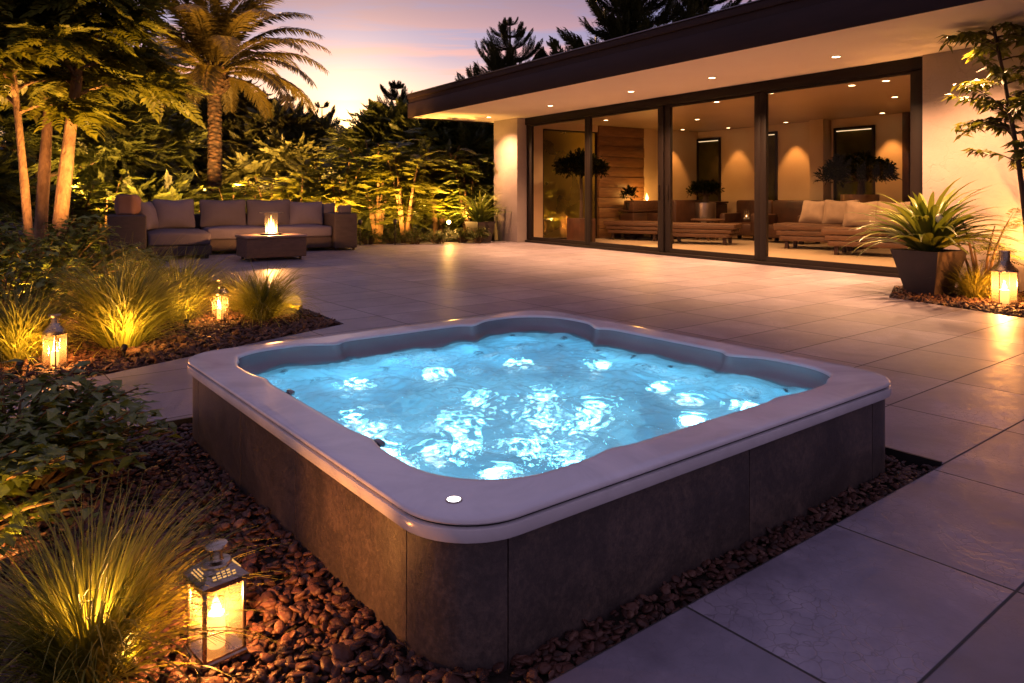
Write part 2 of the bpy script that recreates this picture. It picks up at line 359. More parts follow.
def rim_mat():
    m, t, out = new_mat('rim_composite'); p = t.n('ShaderNodeBsdfPrincipled')
    tc = t.n('ShaderNodeTexCoord'); vec = tc.outputs['Object']
    n1 = t.noise(2.6, 7, 0.62, vec=vec, dist=0.9); n2 = t.noise(30, 5, vec=vec)
    c = t.ramp(n1.outputs[0], [(0.3, (0.48, 0.465, 0.50)), (0.6, (0.62, 0.60, 0.635)), (0.8, (0.71, 0.69, 0.70))])
    t.l(c, p.inputs['Base Color'])
    t.l(t.math('ADD', t.math('MULTIPLY', n1.outputs[0], 0.30), 0.06), p.inputs['Roughness'])
    b = t.n('ShaderNodeBump'); b.inputs['Strength'].default_value = 0.05; b.inputs['Distance'].default_value = 0.004
    t.l(n2.outputs[0], b.inputs['Height']); t.l(b.outputs[0], p.inputs['Normal']); t.l(p.outputs[0], out.inputs[0]); return m
M['rim'] = rim_mat()
def stucco():
    m, t, out = new_mat('stucco'); p = t.n('ShaderNodeBsdfPrincipled'); p.inputs['Roughness'].default_value = 0.85
    tc = t.n('ShaderNodeTexCoord'); vec = tc.outputs['Object']
    n1 = t.noise(1.1, 6, 0.6, vec=vec); n2 = t.noise(30, 5, vec=vec)
    wob = t.n('ShaderNodeVectorMath', operation='MULTIPLY_ADD'); nn = t.noise(3, 3, vec=vec); t.l(nn.outputs['Color'], wob.inputs[0]); wob.inputs[1].default_value = (0.4, 0.4, 0.4); t.l(vec, wob.inputs[2])
    vo = t.n('ShaderNodeTexVoronoi', feature='DISTANCE_TO_EDGE'); vo.inputs['Scale'].default_value = 4.5; t.l(wob.outputs[0], vo.inputs['Vector'])
    cr = t.math('MULTIPLY', t.mapr(vo.outputs['Distance'], 0.0, 0.03, 1.0, 0.0), t.mapr(n1.outputs[0], 0.4, 0.6, 0.1, 0.8))
    c = t.ramp(n1.outputs[0], [(0.3, (0.25, 0.205, 0.19)), (0.7, (0.33, 0.275, 0.25))])
    t.l(t.mix(t.math('MULTIPLY', cr, 0.35), c, (0.2, 0.15, 0.12)), p.inputs['Base Color'])
    b = t.n('ShaderNodeBump'); b.inputs['Strength'].default_value = 0.4; b.inputs['Distance'].default_value = 0.008
    t.l(t.math('SUBTRACT', n2.outputs[0], cr), b.inputs['Height']); t.l(b.outputs[0], p.inputs['Normal']); t.l(p.outputs[0], out.inputs[0]); return m
M['stucco'] = stucco()
def islandmat(name, stops, rough=0.5, bump=0.3, bscale=60, spec=0.5):
    m, t, out = new_mat(name); p = t.n('ShaderNodeBsdfPrincipled'); p.inputs['Roughness'].default_value = rough; p.inputs['Specular IOR Level'].default_value = spec
    g = t.n('ShaderNodeNewGeometry'); tc = t.n('ShaderNodeTexCoord'); n = t.noise(bscale, 4, vec=tc.outputs['Object'])
    f = t.math('ADD', t.math('MULTIPLY', g.outputs['Random Per Island'], 0.8), t.math('MULTIPLY', t.math('SUBTRACT', n.outputs[0], 0.4), 0.5), clamp=True)
    t.l(t.ramp(f, stops), p.inputs['Base Color'])
    b = t.n('ShaderNodeBump'); b.inputs['Strength'].default_value = bump; b.inputs['Distance'].default_value = 0.006
    t.l(n.outputs[0], b.inputs['Height']); t.l(b.outputs[0], p.inputs['Normal']); t.l(p.outputs[0], out.inputs[0]); return m
M['pebble'] = islandmat('river_pebbles', [(0.0, (0.022, 0.010, 0.008)), (0.4, (0.060, 0.024, 0.017)), (0.7, (0.098, 0.041, 0.029)), (0.9, (0.15, 0.085, 0.062)), (1.0, (0.26, 0.19, 0.155))], 0.5, 0.9, 60, 0.35)
M['mulch'] = islandmat('bark_mulch', [(0.0, (0.030, 0.014, 0.009)), (0.5, (0.075, 0.032, 0.018)), (1.0, (0.13, 0.06, 0.032))], 0.75, 0.5, 70)
M['darkglass'] = pbr('night_window', (0.02, 0.020, 0.005), (0.06, 0.055, 0.012), rough=0.12, nscale=1.6, spec=0.5)

# ------------------------------------------------------------------ lamps
GAIN = {'downlight_lamp': 3.0, 'pool_lamp': 1.15, 'fill_lamp': 1.0, 'candle_lamp': 4.2, 'fire_lamp': 5.0, 'spot_lamp': 8.0, 'globe_lamp': 2.0}
def lamp(kind, name, loc, W, col, parent=None, size=0.03, spot=None, blend=0.6, target=None):
    L = D.lights.new(name, kind); L.energy = W * (1.0 if kind == 'SUN' else GAIN.get(name, 4.0)); L.color = col
    if kind == 'SUN': L.angle = size
    else: L.shadow_soft_size = size
    if kind == 'SPOT': L.spot_size = spot; L.spot_blend = blend
    o = D.objects.new(name, L); COL.objects.link(o)
    if parent is not None: o.parent = parent
    o.location = loc
    if target is not None:
        o.rotation_euler = (Vector(target) - Vector(loc)).to_track_quat('-Z', 'Y').to_euler()
    return o
WARM = (1.0, 0.42, 0.11); FLAME = (1.0, 0.36, 0.075); AMBER = (1.0, 0.475, 0.10); SOFTW = (1.0, 0.47, 0.21)

# ------------------------------------------------------------------ camera
cam = D.cameras.new('camera'); co = D.objects.new('camera', cam); COL.objects.link(co)
co.location = (0, 0, CAM_H); co.rotation_euler = (R(90), 0, 0)
cam.sensor_width = 36; cam.lens = 36 * 725 / 1024; cam.shift_y = -(341.5 - 195) / 1024
cam.clip_start = 0.05; cam.clip_end = 2000
sc.camera = co

# ------------------------------------------------------------------ world: dusk sky
SUN_AZ = math.atan2(345 - 512, 725)           # left of the view axis
SUN_EL = R(5.4)
SUND = Vector((math.sin(SUN_AZ) * math.cos(SUN_EL), math.cos(SUN_AZ) * math.cos(SUN_EL), math.sin(SUN_EL)))
W = D.worlds.new('World'); sc.world = W; W.use_nodes = True
t = NT(W.node_tree); W.node_tree.nodes.clear()
out = t.n('ShaderNodeOutputWorld'); bg = t.n('ShaderNodeBackground'); bg2 = t.n('ShaderNodeBackground'); addS = t.n('ShaderNodeAddShader')
sky = t.n('ShaderNodeTexSky', sky_type='NISHITA'); sky.sun_disc = False; sky.sun_elevation = SUN_EL; sky.sun_rotation = SUN_AZ
t.l(sky.outputs[0], bg.inputs[0]); bg.inputs[1].default_value = 0.02
tc = t.n('ShaderNodeTexCoord'); dirv = tc.outputs['Generated']
sp = t.n('ShaderNodeSeparateXYZ'); t.l(dirv, sp.inputs[0]); z = sp.outputs[2]
dt = t.n('ShaderNodeVectorMath', operation='DOT_PRODUCT'); t.l(dirv, dt.inputs[0]); dt.inputs[1].default_value = SUND
# clouds: noise on a plane far overhead
zz = t.math('ADD', t.math('MAXIMUM', z, 0.0), 0.12)
cv = t.n('ShaderNodeCombineXYZ'); t.l(t.math('DIVIDE', sp.outputs[0], zz), cv.inputs[0]); t.l(t.math('DIVIDE', sp.outputs[1], zz), cv.inputs[1])
mp = t.n('ShaderNodeMapping'); mp.inputs['Scale'].default_value = (0.42, 1.5, 1); mp.inputs['Rotation'].default_value = (0, 0, 0.35); mp.inputs['Location'].default_value = (3.1, 0.4, 0); t.l(cv.outputs[0], mp.inputs[0])
cn = t.noise(1.9, 7, 0.58, vec=mp.outputs[0], dist=0.5)
cloud = t.mapr(cn.outputs[0], 0.45, 0.57, 0.0, 1.0)
near = t.ramp(z, [(0.0, (1.0, 0.50, 0.17)), (0.09, (0.95, 0.52, 0.27)), (0.135, (0.74, 0.45, 0.43)), (0.185, (0.33, 0.26, 0.45)), (0.25, (0.185, 0.18, 0.40)), (0.45, (0.26, 0.22, 0.43)), (1.0, (0.225, 0.185, 0.345))])
far = t.ramp(z, [(0.0, (0.46, 0.26, 0.27)), (0.15, (0.42, 0.27, 0.36)), (0.35, (0.27, 0.21, 0.36)), (1.0, (0.215, 0.175, 0.32))])
fs = t.mapr(dt.outputs['Value'], -0.1, 0.92, 0.0, 1.0)
base = t.mix(fs, far, near)
ccol_n = t.ramp(z, [(0.0, (1.0, 0.52, 0.24)), (0.10, (0.95, 0.38, 0.22)), (0.145, (0.82, 0.34, 0.33)), (0.19, (0.62, 0.28, 0.33)), (0.235, (0.36, 0.18, 0.26)), (0.28, (0.20, 0.125, 0.22)), (0.6, (0.26, 0.19, 0.30))])
ccol = t.mix(fs, (0.28, 0.19, 0.27), ccol_n)
skyc = t.mix(t.math('MULTIPLY', cloud, 0.9), base, ccol)
glow = t.math('POWER', t.math('MAXIMUM', dt.outputs['Value'], 0.0), 260.0)
skyc = t.mix(t.math('MULTIPLY', glow, 0.45), skyc, (1.6, 0.95, 0.38), 'ADD')
skyc = t.mix(t.math('POWER', t.math('MAXIMUM', dt.outputs['Value'], 0.0), 1800.0), skyc, (2.2, 1.3, 0.45), 'ADD')
below = t.mapr(z, -0.05, 0.0, 0.12, 1.0)
skyc = t.mix(1.0, skyc, t.n('ShaderNodeCombineColor').outputs[0], 'MIX') if False else skyc
sc_col = t.n('ShaderNodeVectorMath', operation='SCALE'); t.l(skyc, sc_col.inputs[0]); t.l(below, sc_col.inputs['Scale'])
t.l(sc_col.outputs[0], bg2.inputs[0]); bg2.inputs[1].default_value = 1.08
t.l(bg.outputs[0], addS.inputs[0]); t.l(bg2.outputs[0], addS.inputs[1]); t.l(addS.outputs[0], out.inputs[0])
so = lamp('SUN', 'sun', (0, 60, 30), 1.5, (1.0, 0.55, 0.28), size=R(0.5))
so.rotation_euler = (-SUND).to_track_quat('-Z', 'Y').to_euler()
sc.view_settings.view_transform = 'Standard'; sc.view_settings.look = 'None'; sc.view_settings.exposure = 0

# ------------------------------------------------------------------ setting: ground, patio, beds
def sheet(name, outer, holes, mat, z=0.0, wall=0.0, parent_frame=None):
    """flat polygon with holes; hole edges get a short vertical side"""
    bm = bmesh.new(); edges = []
    def loop(pts):
        vs = [bm.verts.new((p[0], p[1], z)) for p in pts]
        es = [bm.edges.new((vs[i], vs[(i + 1) % len(vs)])) for i in range(len(vs))]
        edges.extend(es); return vs
    loops = [loop(outer)] + [loop(h) for h in holes]
    bmesh.ops.triangle_fill(bm, use_beauty=True, use_dissolve=False, edges=edges)
    for f in bm.faces:
        if f.normal.z < 0: f.normal_flip()
    if wall:
        for vs in loops[1:]:
            lo = [bm.verts.new((v.co.x, v.co.y, z - wall)) for v in vs]
            for i in range(len(vs)):
                j = (i + 1) % len(vs); bm.faces.new((vs[i], vs[j], lo[j], lo[i]))
    me = D.meshes.new(name); bm.to_mesh(me); bm.free()
    return link_mesh(name, me, mat)
def xy(p): return (p.x, p.y)
S = 2.45                                               # tub cladding runs from 0.012 to S
BU0, BU1, BV0, BV1 = -3.0, 2.53, -0.135, 2.63          # pebble bed in tub coordinates
tub_hole = [xy(tub(*q)) for q in ((0.06, 0.06), (S - 0.06, 0.06), (S - 0.06, S - 0.06), (0.06, S - 0.06))]
g = sheet('ground', [(-400, -300), (400, -300), (400, 700), (-400, 700)], [tub_hole], M['soil'], z=-0.07); tag(g, kind='structure')
bed_tub = [(BU0, BV0), (BU1, BV0), (BU1, BV1), (BU0, BV1)]
bed_left = [(-1.56, 6.75), (-2.1, 7.55), (-3.3, 9.1), (-5.0, 11.2), (-6.6, 12.3), (-9.2, 12.4), (-9.6, 3.4), (-3.85, 3.05), (-3.03, 4.33)]
bed_right = [(4.42, 8.5), (5.3, 6.3), (8.6, 5.3), (8.3, 6.9)] 
bed_right = [(4.42, 8.50), (5.3, 6.30), (8.3, 5.6), xy(hse(13.6, -0.16)), xy(hse(10.9, -0.16)), xy(hse(10.0, -1.0))]
def to_tub(p):
    d = Vector((p[0], p[1], 0)) - F0; return (d.dot(EU), d.dot(EV))
outer = [(-9.9, 17.3), (-3.6, 17.7), (-0.3, 18.9), xy(hse(0.2, 0.2)), xy(hse(22, 0.2)), (15, -8), (-14, -8), (-14, 2.4), (-10, 3.0), (-9.9, 12.4)]
patio = sheet('patio', [to_tub(p) for p in outer], [bed_tub, [to_tub(p) for p in bed_left], [to_tub(p) for p in bed_right]], M['paving'], z=0.0, wall=0.08)
patio.location = F0; patio.rotation_euler = (0, 0, TUB_ROT); tag(patio, kind='structure')

def edging(name, pts, label, h=0.012, th=0.012, close=False):
    mb = MB(); n = len(pts)
    for i in range(n if close else n - 1):
        a = Vector((*pts[i], 0)); b = Vector((*pts[(i + 1) % n], 0)); d = b - a
        c = (a + b) / 2; c.z = -0.03 + h / 2
        mb.box(c, (d.length + th * 0.9, th, 0.06 + h), rot=math.atan2(d.y, d.x))
    o = mb.build(name, M['edging'], smooth=False); return tag(o, label, 'edging')
def inset(q, m=0.008): return q
edging('bed_edging', [xy(tub(*q)) for q in ((BU1 - 0.008, BV0 + 0.008), (BU1 - 0.008, BV1 - 0.008), (BU0, BV1 - 0.008))], 'black metal edging around the pebble bed behind the hot tub')

def in_poly(x, y, poly):
    c = np.zeros(len(x), bool); n = len(poly)
    for i in range(n):
        x1, y1 = poly[i]; x2, y2 = poly[(i + 1) % n]
        cond = ((y1 > y) != (y2 > y)); xi = (x2 - x1) * (y - y1) / (y2 - y1 + 1e-12) + x1
        c ^= cond & (x < xi)
    return c
def rand_rot(n, tilt, rng):
    """rotation matrices: random spin, limited tilt"""
    a = rng.uniform(0, 2 * PI, n); tx = rng.normal(0, tilt, n); ty = rng.normal(0, tilt, n)
    Rz = np.zeros((n, 3, 3)); Rz[:, 0, 0] = np.cos(a); Rz[:, 0, 1] = -np.sin(a); Rz[:, 1, 0] = np.sin(a); Rz[:, 1, 1] = np.cos(a); Rz[:, 2, 2] = 1
    Rx = np.zeros((n, 3, 3)); Rx[:, 0, 0] = 1; Rx[:, 1, 1] = np.cos(tx); Rx[:, 1, 2] = -np.sin(tx); Rx[:, 2, 1] = np.sin(tx); Rx[:, 2, 2] = np.cos(tx)
    Ry = np.zeros((n, 3, 3)); Ry[:, 1, 1] = 1; Ry[:, 0, 0] = np.cos(ty); Ry[:, 0, 2] = np.sin(ty); Ry[:, 2, 0] = -np.sin(ty); Ry[:, 2, 2] = np.cos(ty)
    return Rx @ Ry @ Rz
def place(TV, TT, pos, rot, scl):
    """copies of a template: returns merged verts, tris"""
    TV = np.asarray(TV, float); TT = np.asarray(TT, int)
    n = len(pos); scl = np.asarray(scl, float)
    if scl.ndim == 1: scl = np.repeat(scl[:, None], 3, 1)
    V = np.einsum('nij,nkj->nki', rot, TV[None] * scl[:, None, :]) + np.asarray(pos)[:, None, :]
    T = TT[None] + (np.arange(n) * len(TV))[:, None, None]
    return V.reshape(-1, 3), T.reshape(-1, TT.shape[1])
def merge(parts):
    V = []; T = []; o = 0
    for v, q in parts:
        V.append(v); T.append(q + o); o += len(v)
    return np.concatenate(V), np.concatenate(T)
def norm_(a): return a / np.linalg.norm(a, axis=-1, keepdims=True)
def ico(sub, seed, lump=0.32):
    m = bmesh.new(); bmesh.ops.create_icosphere(m, subdivisions=sub, radius=1.0)
    rn = np.random.default_rng(seed); k = rn.normal(0, 1, (5, 3)); ph = rn.uniform(0, 6, 5)
    V = np.array([v.co[:] for v in m.verts]); T = np.array([[v.index for v in f.verts] for f in m.faces]); m.free()
    d = sum(np.sin(V @ k[i] * 1.5 + ph[i]) for i in range(5)) / 5
    P = norm_(rn.normal(0, 1, (9, 3)))                      # a few planed faces
    V = V * (1 + lump * d)[:, None]
    for p in P:
        h = V @ p; cut = rn.uniform(0.62, 0.85); V = V - np.maximum(h - cut, 0)[:, None] * p * 0.8
    return V, T
def pebbles(n, u0, u1, v0, v1, zb, smin, smax, rng, keep):
    parts = []
    u = rng.uniform(u0, u1, n); v = rng.uniform(v0, v1, n)
    k = keep(u, v); u, v = u[k], v[k]; n = len(u)
    s = rng.gamma(3.0, (smax - smin) / 6, n) + smin; s = np.clip(s, smin, smax)
    zz = zb + rng.uniform(0.0, 0.018, n)
    pos = np.stack([F0.x + EU.x * u + EV.x * v, F0.y + EU.y * u + EV.y * v, zz], 1)
    rot = rand_rot(n, 0.35, rng)
    sc3 = np.stack([s * rng.uniform(0.9, 1.5, n), s * rng.uniform(0.65, 1.0, n), s * rng.uniform(0.26, 0.5, n)], 1)
    idx = rng.integers(0, 8, n)
    for i in range(8):
        q = idx == i
        if q.sum(): TV, TT = ico(2, 50 + i); parts.append(place(TV, TT, pos[q], rot[q], sc3[q]))
    return merge(parts)
def keep_bed(u, v):
    hu, hv, r = 1.218, 1.218 * 1.03, 0.2                     # stones stop at the cladding's rounded outline
    qx = np.maximum(np.abs(u - 1.23) - (hu - r), 0); qy = np.maximum(np.abs(v - 1.23 * 1.03) - (hv - r), 0)
    return (np.hypot(qx, qy) > r + 0.004) & (u > BU0 + 0.02) & (u < BU1 - 0.02) & (v > BV0 + 0.012) & (v < BV1 - 0.02)
rg = np.random.default_rng(5)
pv = [pebbles(26000, -1.35, BU1, BV0, BV1, -0.034, 0.007, 0.023, rg, keep_bed),
      pebbles(1100, -1.0, 0.1, BV0, 1.6, -0.022, 0.012, 0.029, rg, keep_bed),
      pebbles(1500, -3, -1.2, BV0, BV1, -0.03, 0.02, 0.04, rg, keep_bed)]
V, T = merge(pv); o = link_mesh('gravel', np_mesh('gravel', V, T, True), M['pebble']); tag(o, 'glossy reddish brown river pebbles filling the bed around the hot tub', 'gravel', kind='stuff')
def chips(name, poly, n, rng, label, xr, yr):
    x = rng.uniform(*xr, n); y = rng.uniform(*yr, n); k = in_poly(x, y, poly); x, y = x[k], y[k]; n = len(x)
    TV, TT = ico(1, 3, 0.3)
    s = rng.uniform(0.012, 0.034, n)
    sc3 = np.stack([s * rng.uniform(1.0, 2.2, n), s * rng.uniform(0.6, 1.0, n), s * rng.uniform(0.25, 0.5, n)], 1)
    z = -0.022 + rng.uniform(0, 0.03, n)
    V, T = place(TV, TT, np.stack([x, y, z], 1), rand_rot(n, 0.45, rng), sc3)
    o = link_mesh(name, np_mesh(name, V, T, False), M['mulch']); tag(o, label, 'mulch', kind='stuff')
def shrink(poly, f=0.985):
    cx = sum(p[0] for p in poly) / len(poly); cy = sum(p[1] for p in poly) / len(poly)
    return [(cx + (p[0] - cx) * f, cy + (p[1] - cy) * f) for p in poly]
chips('bark_mulch', shrink(bed_left), 42000, rg, 'dark brown bark chips covering the planting bed on the left', (-6.5, -1.4), (3.0, 10.0))
chips('bark_mulch', shrink(bed_right), 14000, rg, 'dark brown bark chips covering the bed by the right house wall', (4.3, 8.5), (5.2, 9.8))
for nm, pl, lb in (('bed_soil', bed_left, 'l'), ('bed_soil', bed_right, 'r')):
    o = sheet(nm, shrink(pl, 0.999), [], M['soil'], z=-0.035); tag(o, kind='structure')
o = sheet('bed_soil', [xy(tub(*q)) for q in bed_tub], [tub_hole], M['soil'], z=-0.045); tag(o, kind='structure')

# ------------------------------------------------------------------ hot tub
def rrect_radius(a, half, rad, n=8):
    """distance from centre to a rounded square of half-size half, corner radius rad, at angle a"""
    c, s = abs(math.cos(a)), abs(math.sin(a)); k = half - rad
    tt = half / max(c, s); x, y = c * tt, s * tt
    if min(x, y) <= k: return tt
    b = -(c * k + s * k); q = 2 * k * k - rad * rad
    return -b + math.sqrt(max(0, b * b - q))
NA = 400
ANG = [2 * PI * i / NA for i in range(NA)]
KV = 1.03; CT = 1.23                                             # tub centre in (u,v)
def outer_loop(inset=0.0, half=1.243, rad=0.22): return [rrect_radius(a, half - inset, max(0.02, rad - inset)) for a in ANG]
def inner_r(a):
    """inner lip: rounded square with pairs of small headrest bumps on each side"""
    r = rrect_radius(a, 1.068, 0.30)
    x, y = math.cos(a) * r, math.sin(a) * r
    far = max(x, y) > 0.96                              # far sides, where the bumps read
    s = y if abs(x) > abs(y) else x
    amp = 0.075 if far else 0.022
    b = math.exp(-((abs(s) - 0.50) / 0.062) ** 2) * amp
    wide = (0.045 if far else 0.01) * (1 / (1 + math.exp(-(abs(s) - 0.56) / 0.03)))
    return r - b + wide - (0.0 if far else 0.0)
def smooth_loop(rs, k=2):
    for _ in range(k): rs = [(rs[i - 1] + 2 * rs[i] + rs[(i + 1) % len(rs)]) / 4 for i in range(len(rs))]
    return rs
INN = smooth_loop([inner_r(a) for a in ANG], 3)
def ring_mesh(mb, loops, close_bottom=False, i0=0, i1=None, closed=True):
    """loops: list of (radii, z)"""
    rings = []
    for rs, zz in loops:
        rings.append([mb.bm.verts.new((CT + math.cos(a) * r, (CT + math.sin(a) * r) * KV, zz)) for a, r in zip(ANG, rs)])
    for A, B in zip(rings, rings[1:]):
        for i in range(NA):
            j = (i + 1) % NA; mb.bm.faces.new((A[i], A[j], B[j], B[i]))
    if close_bottom: mb.bm.faces.new(rings[-1])
    return mb
tubE = empty('hot_tub', F0, TUB_ROT, 'large square hot tub with dark stone sides and pale lavender rim', 'hot tub')
zt = 0.373
mb = MB()
def lo(rs, d): return [r + d for r in rs]
ring_mesh(mb, [(lo(INN, -0.004), zt - 0.02), (lo(INN, -0.002), zt - 0.008), (lo(INN, 0.003), zt - 0.002), (lo(INN, 0.010), zt), (lo(INN, 0.03), zt), (outer_loop(0.045), zt), (outer_loop(0.010), zt), (outer_loop(0.004), zt - 0.0015), (outer_loop(0.001), zt - 0.005),
               (outer_loop(0.0), zt - 0.010), (outer_loop(0.002), zt - 0.0135), (outer_loop(0.012), zt - 0.015), (outer_loop(0.05), zt - 0.015)])
mb.build('rim', M['rim'], tubE)
mb = MB()
ring_mesh(mb, [(outer_loop(0.05), zt - 0.0225), (outer_loop(0.004), zt - 0.0225), (outer_loop(-0.001), zt - 0.0245), (outer_loop(-0.002), zt - 0.028), (outer_loop(-0.002), 0.317), (outer_loop(0.0), 0.3135), (outer_loop(0.03), 0.313)])
band = mb.build('trim_band', M['rim'], tubE)
mb = MB(); ring_mesh(mb, [(outer_loop(0.012), zt - 0.0145), (outer_loop(0.012), zt - 0.0235)]); mb.build('shadow_gap', M['edging'], tubE)
# cladding panels with fine joints: an outline walked by arc length
def clad_path(inset=0.022):
    pts = [Vector((CT + math.cos(a) * r, (CT + math.sin(a) * r) * KV, 0)) for a, r in zip(ANG, outer_loop(inset))]
    return pts
CP = clad_path()
def near_idx(u, v): return min(range(NA), key=lambda i: (CP[i].x - u) ** 2 + (CP[i].y - v) ** 2)
seams = [near_idx(q[0], q[1] * KV) for q in ((0, 2.18), (0, 1.56), (0, 0.97), (0, 0.212), (0.20, 0), (1.27, 0), (2.17, 0), (S, 0.24), (S, 1.2), (S, 2.2), (2.2, S), (1.2, S), (0.24, S))]
seams = sorted(seams)
for k in range(len(seams)):
    a, b = seams[k], seams[(k + 1) % len(seams)]
    if b <= a: b += NA
    # resample so that the joints are exact
    idx = list(range(a, b + 1)); mb = MB(); rows = []
    P = [CP[i % NA].copy() for i in idx]
    d0 = (P[1] - P[0]).normalized() * 0.0022; d1 = (P[-2] - P[-1]).normalized() * 0.0022
    P[0] += d0; P[-1] += d1
    def nrm(i):
        d = (P[min(i + 1, len(P) - 1)] - P[max(i - 1, 0)]).normalized(); return Vector((d.y, -d.x, 0))
    prof = [(-0.02, 0.3155), (0.0, 0.3155), (0.0, -0.065), (-0.02, -0.065)]
    for i, p in enumerate(P): rows.append([mb.bm.verts.new(p + nrm(i) * o_ + Vector((0, 0, z_))) for o_, z_ in prof])
    for A, B in zip(rows, rows[1:]):
        for q in range(4): mb.bm.faces.new((A[q], B[q], B[(q + 1) % 4], A[(q + 1) % 4]))
    mb.bm.faces.new(rows[0]); mb.bm.faces.new(rows[-1][::-1])
    mb.build('side_panel', M['slate'], tubE)
mb = MB(); ring_mesh(mb, [(outer_loop(0.046), 0.314), (outer_loop(0.046), -0.5)]); mb.build('backing', M['edging'], tubE)
# moulded shell: wall, seat shelf, footwell
WZ = 0.275                                            # water level
def rr(half, rad): return [rrect_radius(a, half, rad) for a in ANG]
mb = MB()
seat_in = smooth_loop([min(0.62 + 0.06 * math.cos(4 * a) + 0.03 * math.cos(8 * a), 9) for a in ANG])
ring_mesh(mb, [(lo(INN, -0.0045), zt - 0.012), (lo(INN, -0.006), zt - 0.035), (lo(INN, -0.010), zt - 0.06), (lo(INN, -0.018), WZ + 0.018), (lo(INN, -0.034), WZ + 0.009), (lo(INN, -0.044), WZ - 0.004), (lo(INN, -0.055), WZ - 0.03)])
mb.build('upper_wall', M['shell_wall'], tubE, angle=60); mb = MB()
ring_mesh(mb, [(lo(INN, -0.0548), WZ - 0.0298), (lo(INN, -0.06), WZ - 0.05),
               (lo(INN, -0.09), 0.06), (lo(INN, -0.13), -0.02), (lo(INN, -0.18), -0.045), (lo(seat_in, 0.03), -0.05), (seat_in, -0.065), (lo(seat_in, -0.03), -0.10), (lo(seat_in, -0.07), -0.19), (lo(seat_in, -0.14), -0.22)], close_bottom=True)
shell = mb.build('shell', M['shell'], tubE, angle=60)
# headrest bulges and jet nozzles on the shell
def jet(u, v, zz, r, ax, name='jet_nozzle'):
    mb = MB(); mb.lathe([(r, 0), (r * 1.0, 0.006), (r * 0.82, 0.010), (r * 0.7, 0.006), (r * 0.3, 0.004), (r * 0.25, 0.012), (0.0005, 0.013)], 18)
    return mb.build(name, M['jet'], tubE, (u, v, zz), ax)
for u, v in ((0.205, 1.53), (0.205, 0.73)):
    mb = MB(); mb.box((0, 0, 0), (0.028, 0.05, 0.02), 0.008); mb.build('headrest_cap', M['jet'], tubE, (u - 0.012, v, zt - 0.016))
for s_ in (0.55, 0.95, 1.25, 1.6, 1.95):
    jet(s_, 2.12, 0.14, 0.028, (R(90), 0, 0)); jet(2.12, s_, 0.14, 0.028, (0, R(-90), 0))
mb = MB(); mb.lathe([(0.023, 0), (0.023, 0.002), (0.019, 0.0028), (0.0188, 0.0018)], 32); rl = mb.build('rim_light', M['metal'], tubE, (0.115, 0.156, zt))
mb = MB(); mb.lathe([(0.0187, 0), (0.0187, 0.0026), (0.0005, 0.0032)], 32); mb.build('lens', M['white_led'], rl)
# underwater lamps
BL = [(0.50, 1.55), (0.49, 1.33), (0.42, 1.10), (0.38, 0.92), (0.56, 0.97), (0.84, 0.72), (0.98, 0.90), (1.19, 1.95), (0.78, 2.08), (2.05, 1.54), (1.93, 0.79), (1.66, 0.556), (2.02, 0.52), (1.07, 0.75), (0.87, 0.47), (1.99, 1.02), (0.62, 0.62), (1.42, 0.98), (1.75, 1.9), (0.30, 1.98), (0.92, 1.32), (1.22, 1.58), (1.52, 1.42), (0.74, 1.72), (1.28, 1.16), (0.78, 1.08), (1.62, 1.12), (1.48, 1.78)]
for i, (u, v) in enumerate(BL):
    # LED fittings on the seat shelf or the footwell floor
    r = math.hypot(u - CT, v - CT); zb = -0.05 if r > 0.70 else -0.22
    mb = MB(); mb.lathe([(0.042, 0), (0.042, 0.012), (0.034, 0.016)], 20)
    ul = mb.build('underwater_light', M['jet'], tubE, (u, v, zb)); mb = MB(); mb.lathe([(0.03, 0.010), (0.03, 0.0165), (0.0005, 0.019)], 20); mb.build('lens', M['pool_led'], ul)
    lamp('POINT', 'pool_lamp', (u, v, zb + 0.10), (0.55, 0.35, 0.75)[i % 3] if zb > -0.1 else 0.7, (0.30, 0.78, 1.0), tubE, 0.026)
# unseen fill lights added below the waterline to brighten the water evenly
for k in range(24):
    ia = int((k + 0.5) * NA / 24); a = ANG[ia]; r = INN[ia] - 0.105
    pu, pv = CT + math.cos(a) * r, (CT + math.sin(a) * r) * KV
    mb = MB(); mb.lathe([(0.016, 0.02), (0.018, 0.0), (0.012, -0.004), (0.0005, -0.004)], 12); mb.build('fill_light', M['jet'], tubE, (pu, pv, 0.20))
    lamp('SPOT', 'fill_lamp', (pu, pv, 0.185), 3.9, (0.085, 0.56, 0.92), tubE, 0.02, R(165), 0.4, (pu - 0.22 * math.cos(a), pv - 0.22 * math.sin(a), -0.2))
